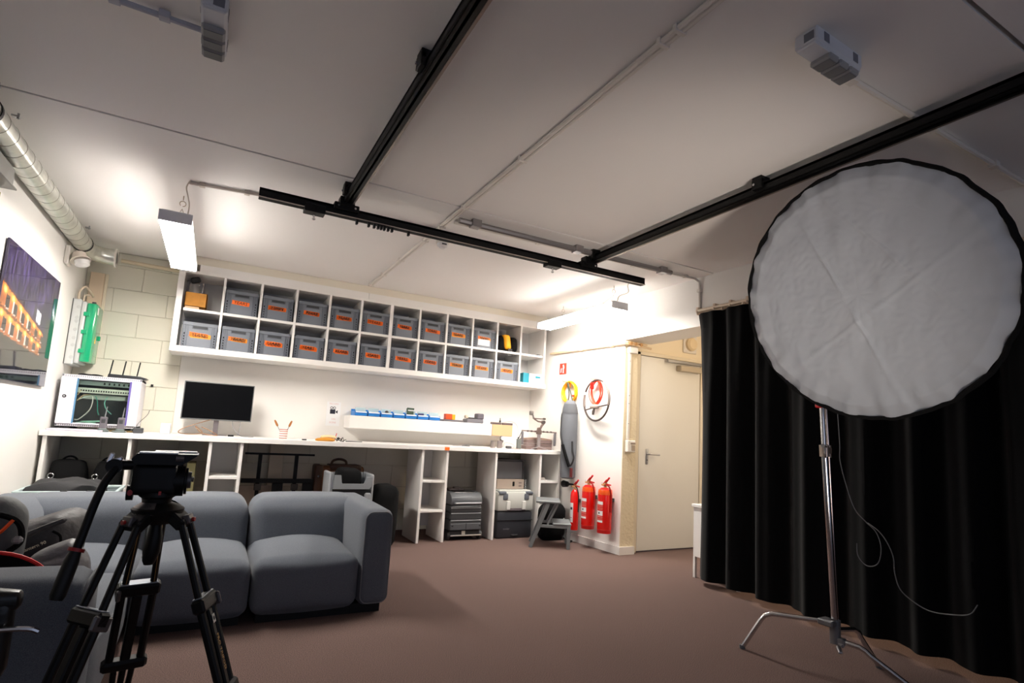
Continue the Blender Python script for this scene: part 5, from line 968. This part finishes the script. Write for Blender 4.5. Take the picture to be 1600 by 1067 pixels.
for k in range(5):
    a_ = R(72 * k + 20); put('base_leg', MB().bar((0, 0, 0.10), (0.28 * math.cos(a_), 0.28 * math.sin(a_), 0.065), 0.04, 0.03, 0.004), blackm, t)
    x, y = 0.27 * math.cos(a_), 0.27 * math.sin(a_); put('caster', MB().cyl((x - 0.015, y, 0.03), (x + 0.015, y, 0.03), 0.03), blackp, t)

# ------------------------------------------------------------------ video tripod
AP = Vector((-0.103, 1.90, 0.0)); t = thing('video_tripod', 'black video tripod with a fluid head and pan handle in the foreground', 'tripod', AP)
tb = pm('tripod_black', (7, 7, 7), 0.45, spec=0.25); tgr = pm('tripod_grey', (96, 92, 92), 0.35, 0.5); tred = pm('tripod_red', (150, 20, 22), 0.4); tplate = pm('tripod_plate', (206, 208, 212), 0.3, 0.4); tplate2 = pm('clamp_plate', (150, 156, 164), 0.35, 0.4); gold = pm('gold_edge', (176, 140, 84), 0.4, 0.5)
Z0 = 0.815
put('bowl', MB().lathe([(0, -0.02), (0.045, -0.02), (0.062, 0.0), (0.066, 0.02), (0.05, 0.032), (0.03, 0.038), (0, 0.04)], (0, 0, Z0), seg=28), tb, t)
put('bowl_cap', MB().lathe([(0.040, 0.036), (0.060, 0.022), (0.064, 0.006), (0.060, 0.008), (0.040, 0.030)], (0, 0, Z0 + 0.003), seg=28, a0=R(-40), a1=R(220)), tgr, t)
put('level_grip', MB().tube([(0, 0, Z0 - 0.02), (0, 0, Z0 - 0.06), (-0.003, 0, Z0 - 0.10), (-0.006, 0, Z0 - 0.125), (-0.006, 0, Z0 - 0.135)], [0.014, 0.02, 0.022, 0.017, 0.012], 14), tb, t)
SP, AZ, DL, RS = 0.337, math.degrees(0.208), 0.238, 0.073
for b_, nm in ((-30, 'right'), (210, 'left'), (90, 'far')):
    th = R(b_ + AZ); u = Vector((math.cos(th), math.sin(th), 0)); sd = Vector((-u.y, u.x, 0)); ax = u * math.sin(SP) - Vector((0, 0, math.cos(SP))); nr = sd.cross(ax).normalized()
    s0 = Vector((0, 0, 0.807)) + u * RS; c0 = s0 + ax * DL; e0 = s0 + ax * ((0.807 - 0.012) / math.cos(SP))
    sh = put('leg_shoulder', MB().bar(s0 - ax * 0.02 - u * 0.03, s0 + ax * 0.02, 0.075, 0.03, 0.005, up=nr), tb, t)
    put('leg_badge', MB().bar(s0 - ax * 0.012 + nr * 0.004 + u * 0.006, s0 + ax * 0.014 + nr * 0.004 + u * 0.006, 0.036, 0.034, 0.003, up=nr), tgr, sh)
    put('red_dot', MB().cyl(s0 + u * 0.02 + sd * 0.0, s0 + u * 0.028, 0.006, seg=10), tred, sh)
    g = put('upper_leg', MB().tube([s0 + sd * 0.028, c0 + sd * 0.036], 0.0095, 10).tube([s0 - sd * 0.028, c0 - sd * 0.036], 0.0095, 10), tb, t)
    put('gold_edge', MB().tube([s0 + sd * 0.028 + nr * 0.009 + ax * 0.03, c0 + sd * 0.036 + nr * 0.009], 0.0012, 4).tube([s0 - sd * 0.028 + nr * 0.009 + ax * 0.03, c0 - sd * 0.036 + nr * 0.009], 0.0012, 4), gold, g)
    k = put('leg_clamp', MB().bar(c0 - ax * 0.014, c0 + ax * 0.024, 0.112, 0.034, 0.006, up=nr), tb, t)
    put('clamp_plate', MB().bar(c0 - ax * 0.018 - sd * 0.0, c0 - ax * 0.0145, 0.094, 0.026, 0.0012, up=nr), tplate2, k)
    put('clamp_lever', MB().bar(c0 + sd * 0.05 - ax * 0.006, c0 + sd * 0.05 + ax * 0.03, 0.012, 0.05, 0.004, up=nr), tgr, k)
    l2 = c0 + ax * 0.024
    m1 = c0 + ax * 0.26
    put('middle_leg', MB().tube([l2 + sd * 0.040, m1 + sd * 0.040], 0.0115, 10).tube([l2 - sd * 0.040, m1 - sd * 0.040], 0.0115, 10).bar(l2, m1, 0.026, 0.020, 0.004, up=nr), tb, t)
    put('lower_clamp', MB().bar(m1 - ax * 0.018, m1 + ax * 0.018, 0.118, 0.036, 0.008, up=nr), tb, t)
    put('lower_leg', MB().tube([m1 + sd * 0.024, e0 + sd * 0.012], 0.0085, 8).tube([m1 - sd * 0.024, e0 - sd * 0.012], 0.0085, 8).tube([m1, e0], 0.009, 8), tb, t)
    put('foot_spike', MB().tube([e0 - ax * 0.03, e0 + ax * 0.004], [0.018, 0.010], 10), blackp, t)
    if nm == 'right':
        fr_ = (sd, -ax) if (sd.cross(-ax)).y < 0 else (-sd, -ax)
        st = put('leg_sticker', MB().box(-0.009, 0.009, -0.012, 0.012, 0.0, 0.001, mat=Matrix.Translation(c0 + ax * 0.055 + fr_[0].cross(fr_[1]) * 0.0125) @ Matrix((fr_[0], fr_[1], fr_[0].cross(fr_[1]))).transposed().to_4x4()), pm('sticker_grey', (190, 188, 180), 0.5), t)
        put('sticker_mark', MB().lathe([(0.006, 0), (0.006, 0.0005), (0, 0.0006)], c0 + ax * 0.055 + fr_[0].cross(fr_[1]) * 0.0138, fr_[0].cross(fr_[1]), 12), blackp, st)
        put('lettering', MB().text('PRO TRIPOD', 0.018, c0 + ax * 0.15 + fr_[0].cross(fr_[1]) * 0.0125, (-fr_[1], fr_[0]), 0.001), gold, t)
# fluid head (turned slightly)
HZ = 0.857
put('head_base', MB().lathe([(0, 0), (0.036, 0), (0.038, 0.012), (0.046, 0.018), (0.046, 0.03), (0.03, 0.036), (0, 0.036)], (-0.006, 0, HZ - 0.005), seg=28), tb, t)
HEAD = Matrix(((0.80, 0, 0, -0.010), (0, 1, 0, 0), (0, 0, 1, 0), (0, 0, 0, 1)))
hd = put('head_body', MB().cushion(-0.078, 0.058, -0.045, 0.045, HZ + 0.018, HZ + 0.104, 0.014, n=8).cyl((0.03, 0, HZ + 0.055), (0.082, 0, HZ + 0.055), 0.043, seg=28).cyl((0.084, 0, HZ + 0.055), (0.092, 0, HZ + 0.055), 0.038, seg=28), tb, t)
put('drag_knob', MB().cyl((0.092, 0, HZ + 0.058), (0.104, 0, HZ + 0.058), 0.024, seg=18).cyl((0.104, 0.0, HZ + 0.06), (0.112, 0, HZ + 0.06), 0.008, seg=8), tgr, hd)
put('drag_ring', MB().lathe([(0.0435, 0), (0.0445, 0.003), (0.0435, 0.006)], (0.032, 0, HZ + 0.055), (1, 0, 0), 28), pm('ring_grey', (60, 60, 62), 0.3, 0.4), hd)
put('pan_lock', MB().cyl((-0.086, -0.02, HZ + 0.024), (-0.066, -0.02, HZ + 0.024), 0.021, seg=16), tb, t)
put('red_mark', MB().cyl((-0.074, -0.043, HZ + 0.026), (-0.074, -0.036, HZ + 0.026), 0.008, seg=10).box(0.01, 0.018, -0.048, -0.044, HZ + 0.02, HZ + 0.03), tred, t)
put('quick_plate', MB().prism([(-0.070, 0.104), (0.07, 0.104), (0.112, 0.128), (0.118, 0.134), (-0.066, 0.134), (-0.082, 0.118)], -0.055, 0.055, FRONT, (0, 0, HZ)), tb, t)
for y0, y1, x0, x1 in ((-0.055, -0.016, -0.062, 0.055), (0.014, 0.055, -0.022, 0.112)): put('plate_strip', MB().box(x0, x1, y0, y1, HZ + 0.1345, HZ + 0.1385, 0.001), tplate, t)
put('plate_knob', MB().cyl((0.05, -0.058, HZ + 0.122), (0.075, -0.058, HZ + 0.122), 0.008, seg=10), tgr, t)
for o_ in [q for q in t.children if q.name.split('.')[0] in ('head_body', 'pan_lock', 'red_mark', 'quick_plate', 'plate_strip', 'plate_knob')]:
    o_.data.transform(HEAD)
    for q in o_.children: q.data.transform(HEAD)
put('handle_mount', MB().cyl((-0.115, -0.01, HZ + 0.098), (-0.06, -0.01, HZ + 0.100), 0.014, seg=14).cyl((-0.115, -0.03, HZ + 0.096), (-0.115, 0.02, HZ + 0.096), 0.020, seg=16), tb, t)
put('handle_lever', MB().bar((-0.128, -0.02, HZ + 0.108), (-0.098, -0.02, HZ + 0.118), 0.012, 0.012, 0.003).bar((-0.13, -0.02, HZ + 0.104), (-0.122, -0.02, HZ + 0.132), 0.010, 0.012, 0.003), chrome, t)
ph = put('pan_handle', MB().tube(smooth([(-0.108, -0.02, HZ + 0.094), (-0.128, -0.04, HZ + 0.055), (-0.142, -0.06, HZ + 0.0), (-0.156, -0.08, HZ - 0.08), (-0.164, -0.09, HZ - 0.12)], 5), 0.0105, 12), tb, t)
put('handle_grip', MB().tube([(-0.163, -0.09, HZ - 0.115), (-0.168, -0.095, HZ - 0.14), (-0.182, -0.115, HZ - 0.215), (-0.184, -0.117, HZ - 0.226)], [0.013, 0.017, 0.0175, 0.014], 14), blackp, ph)
put('grip_ring', MB().tube([(-0.161, -0.088, HZ - 0.108), (-0.163, -0.09, HZ - 0.116)], 0.0185, 14), tred, ph)

# ------------------------------------------------------------------ curtain
def curt(u, v):
    y = 3.318 - 4.3 * u; z = 2.205 - 2.158 * v
    a = 0.018 + 0.028 * min(1, v * 2.5)
    x = 3.555 + a * math.sin(y * 21 + 1.2 * math.sin(y * 4.1)) + 0.012 * math.sin(y * 47 + 2)
    edge = max(0.0, 1 - u * 14); y += 0.020 * edge * math.exp(-((v - 0.0) / 0.03) ** 2) - 0.012 * edge * math.sin(v * PI)
    if u > 0.12: x += 0.05 * min(1, (u - 0.12) * 4) * math.sin(v * PI * 0.5) * -0.6
    return Vector((x, y, z))
t = thing('stage_curtain', 'long black velvet curtain hanging along the right side of the room', 'curtain', (0, 0, 0))
put('curtain_cloth', MB().sheet(curt, 300, 16, 0.004), velvet, t, angle=80)
hk = pm('curtain_hook', (226, 206, 184), 0.5)
t = thing('curtain_track', 'white curtain track on the beam above the black curtain', 'curtain track', (3.56, 3.34, 2.21))
put('track_profile', MB().box(-0.016, 0.016, -4.4, 0.0, 0.012, 0.034, 0.003), pm('track_white', (226, 208, 186), 0.5), t)
put('track_board', MB().box(0.0165, 0.039, -4.4, 0.0, 0.0, 0.045, 0.003), pm('track_board', (222, 200, 174), 0.6), t)
for yy in (-0.02, -0.20, -0.36, -0.52, -1.0, -1.6, -2.2): put('track_bracket', MB().box(-0.020, 0.039, yy - 0.012, yy + 0.012, 0.030, 0.052, 0.003).cyl((-0.021, yy, 0.02), (-0.021, yy, 0.0), 0.006, seg=8), hk, t)
for yy in (-0.01, -0.27, -0.47): put('track_glider', MB().box(-0.010, 0.010, yy - 0.006, yy + 0.006, -0.012, 0.012, 0.002), hk, t)
gc = pm('thin_grey_cable', (96, 96, 98), 0.4)
t = thing('hanging_cable', 'thin grey cable hanging in loops down the black curtain beside the chrome stand', 'cable', (0, 0, 0))
put('cable_run', MB().tube(smooth([(3.465, 2.085, 1.36), (3.45, 2.066, 1.15), (3.45, 2.066, 1.05), (3.45, 2.03, 0.9), (3.45, 1.983, 0.769), (3.45, 1.92, 0.704), (3.45, 1.865, 0.655), (3.45, 1.84, 0.57), (3.45, 1.86, 0.48), (3.45, 1.92, 0.455), (3.45, 1.97, 0.50), (3.45, 1.975, 0.57)], 6), 0.0028, 6), gc, t)
put('cable_loop', MB().tube(smooth([(3.45, 1.91, 0.70), (3.44, 1.84, 0.66), (3.43, 1.79, 0.60), (3.43, 1.765, 0.53), (3.43, 1.762, 0.46), (3.43, 1.74, 0.38), (3.43, 1.69, 0.335), (3.43, 1.6, 0.30), (3.43, 1.5, 0.31), (3.43, 1.42, 0.335), (3.43, 1.385, 0.39)], 6), 0.0028, 6), gc, t)

# ------------------------------------------------------------------ light stand and round reflector
t = thing('light_stand', 'chrome light stand with three bent legs carrying the round reflector', 'light stand', (2.935, 1.80, 0.0))
put('base_casting', MB().cyl((0, 0, 0.13), (0, 0, 0.245), 0.026, seg=16).box(-0.06, 0.01, -0.02, 0.06, 0.215, 0.245, 0.006).box(-0.016, 0.02, -0.05, 0.0, 0.13, 0.165, 0.006), pm('cast_grey', (112, 112, 114), 0.4, 0.5), t)
put('leg_lock', MB().bar((-0.01, -0.02, 0.125), (-0.03, -0.045, 0.10), 0.02, 0.012, 0.003).cyl((-0.005, -0.02, 0.135), (-0.02, -0.05, 0.135), 0.009, seg=10), steel, t)
put('column', MB().tube([(0, 0, 0.20), (-0.032, 0, 0.66), (-0.066, 0, 1.10)], 0.0155, 16), chrome, t)
put('riser', MB().tube([(-0.066, 0, 1.08), (-0.10, 0, 1.66)], 0.0125, 16), chrome, t)
put('second_tube', MB().tube([(0.036, 0.01, 0.235), (-0.012, 0.01, 1.05), (-0.052, 0.01, 1.60)], 0.009, 12), pm('tube_rose_chrome', (196, 180, 176), 0.2, 1.0), t)
c_ = put('collar', MB().cyl((-0.064, 0, 1.075), (-0.068, 0, 1.135), 0.024, seg=18).cyl((-0.016, 0.01, 1.07), (-0.020, 0.01, 1.135), 0.016, seg=14).box(-0.07, -0.01, -0.008, 0.012, 1.09, 1.125, 0.004), pm('collar_metal', (178, 162, 152), 0.3, 0.9), t)
put('lock_handle', MB().tube([(-0.075, -0.015, 1.125), (-0.105, -0.03, 1.128), (-0.15, -0.045, 1.13)], [0.006, 0.006, 0.011], 10).tube([(-0.085, -0.015, 1.12), (-0.093, -0.02, 1.09), (-0.082, -0.015, 1.07)], 0.005, 8), steel, c_)
put('red_clamp', MB().box(-0.112, -0.03, -0.018, 0.022, 1.33, 1.37, 0.005), pm('clamp_red', (190, 22, 26), 0.4), t)
put('grip_head', MB().cyl((-0.10, -0.03, 1.62), (-0.10, 0.03, 1.62), 0.035, seg=18), tgr, t)
put('grip_arm', MB().tube([(-0.10, 0.0, 1.62), (-0.2395, -0.28, 1.80)], 0.008, 10), chrome, t)
H = Vector((0, 0, 0))
LEGS = [((-0.03, 0.05, 0.228), [(-0.148, 0.258, 0.212), (-0.165, 0.29, 0.195), (-0.175, 0.305, 0.17)], (-0.225, 0.384, 0.008)), ((0.005, -0.02, 0.148), [(0.02, -0.11, 0.145), (0.026, -0.135, 0.135), (0.032, -0.155, 0.118)], (0.10, -0.33, 0.008)), ((0.02, 0.012, 0.19), [(0.13, -0.02, 0.19), (0.155, -0.03, 0.175), (0.165, -0.035, 0.15)], (0.26, -0.07, 0.008))]
for a, mids, b_ in LEGS:
    l_ = put('leg', MB().tube([a] + mids + [b_], 0.0125, 12), chrome, t); put('leg_cap', MB().cyl(Vector(b_) + Vector((0, 0, 0.012)), Vector(b_) + Vector((0, 0, -0.007)), 0.0155, seg=12), pm('cap_grey', (80, 82, 86), 0.5), l_)
t = thing('round_reflector', 'large round white reflector with a black rim on the chrome stand', 'reflector', (2.6403, 1.473, 1.8483))
N_ = Vector((-0.97043, -0.029874, -0.239525)); S_ = Vector((0.03077, -0.9995, 0)); U_ = Vector((-0.23941, -0.00737, 0.97089)); RD_ = 0.594
fab = bpy.data.materials.new('diffusion_fabric'); fab.use_nodes = True; nt = fab.node_tree; bs_ = nt.nodes['Principled BSDF']; bs_.inputs['Base Color'].default_value = (0.55, 0.585, 0.64, 1); bs_.inputs['Roughness'].default_value = 0.6; bs_.inputs['Sheen Weight'].default_value = 0.1
tr_ = nt.nodes.new('ShaderNodeBsdfTranslucent'); tr_.inputs['Color'].default_value = (0.55, 0.59, 0.66, 1); mx = nt.nodes.new('ShaderNodeMixShader'); mx.inputs[0].default_value = 0.25
nt.links.new(bs_.outputs[0], mx.inputs[1]); nt.links.new(tr_.outputs[0], mx.inputs[2]); nt.links.new(mx.outputs[0], nt.nodes['Material Output'].inputs['Surface'])
def rim(a): return RD_ * (1 + 0.003 * math.sin(a * 17 + 1) + 0.0025 * math.sin(a * 29) + 0.002 * math.sin(a * 43 + 2))
def disc(u, v):
    a = 2 * PI * u; rr_ = rim(a) * v ** 0.7 * 0.994; x, y = rr_ * math.cos(a), rr_ * math.sin(a)
    k = rr_ / RD_
    h_ = 0.010 * mnoise.noise(Vector((x * 5, y * 5, 2))) + 0.006 * mnoise.noise(Vector((x * 14 + 3, y * 7, 5))) + 0.004 * abs(mnoise.noise(Vector((x * 26, y * 26, 8))))
    # stretched folds running across and scallops at the rim
    h_ += 0.006 * max(0, 1 - abs(x * 0.94 + y * 0.34 + 0.06) / 0.012) + 0.004 * max(0, 1 - abs(x * 0.5 - y * 0.86 - 0.10) / 0.014) + 0.004 * max(0, 1 - abs(x * 0.8 + y * 0.6 - 0.22) / 0.012)
    h_ += 0.007 * max(0, k - 0.75) / 0.25 * (math.sin(a * 17 + 1) + 0.6 * math.sin(a * 41)) - 0.03 * max(0, k - 0.9) / 0.1
    return S_ * x + U_ * y + N_ * (h_ + 0.012)
put('reflector_fabric', MB().sheet(disc, 220, 70, 0), fab, t, angle=180)
put('reflector_back', MB().sheet(lambda u, v: S_ * rim(2 * PI * u) * 0.985 * v * math.cos(2 * PI * u) + U_ * rim(2 * PI * u) * 0.985 * v * math.sin(2 * PI * u) - N_ * (0.028 + 0.004 * math.sin(40 * u)), 120, 6, 0.0), fab, t, angle=180)
rp = [S_ * (rim(2 * PI * k / 180) + 0.003) * math.cos(2 * PI * k / 180) + U_ * (rim(2 * PI * k / 180) + 0.003) * math.sin(2 * PI * k / 180) - N_ * (0.014 + 0.006 * math.sin(k * 0.6)) for k in range(180)]
put('reflector_rim', MB().tube(rp, 0.0095, 6, closed=True), blackf, t)
put('rim_binding', MB().tube([p - N_ * 0.016 for p in rp], [0.008 + 0.005 * max(0, math.sin(k * 0.21)) for k in range(180)], 6, closed=True), blackf, t)
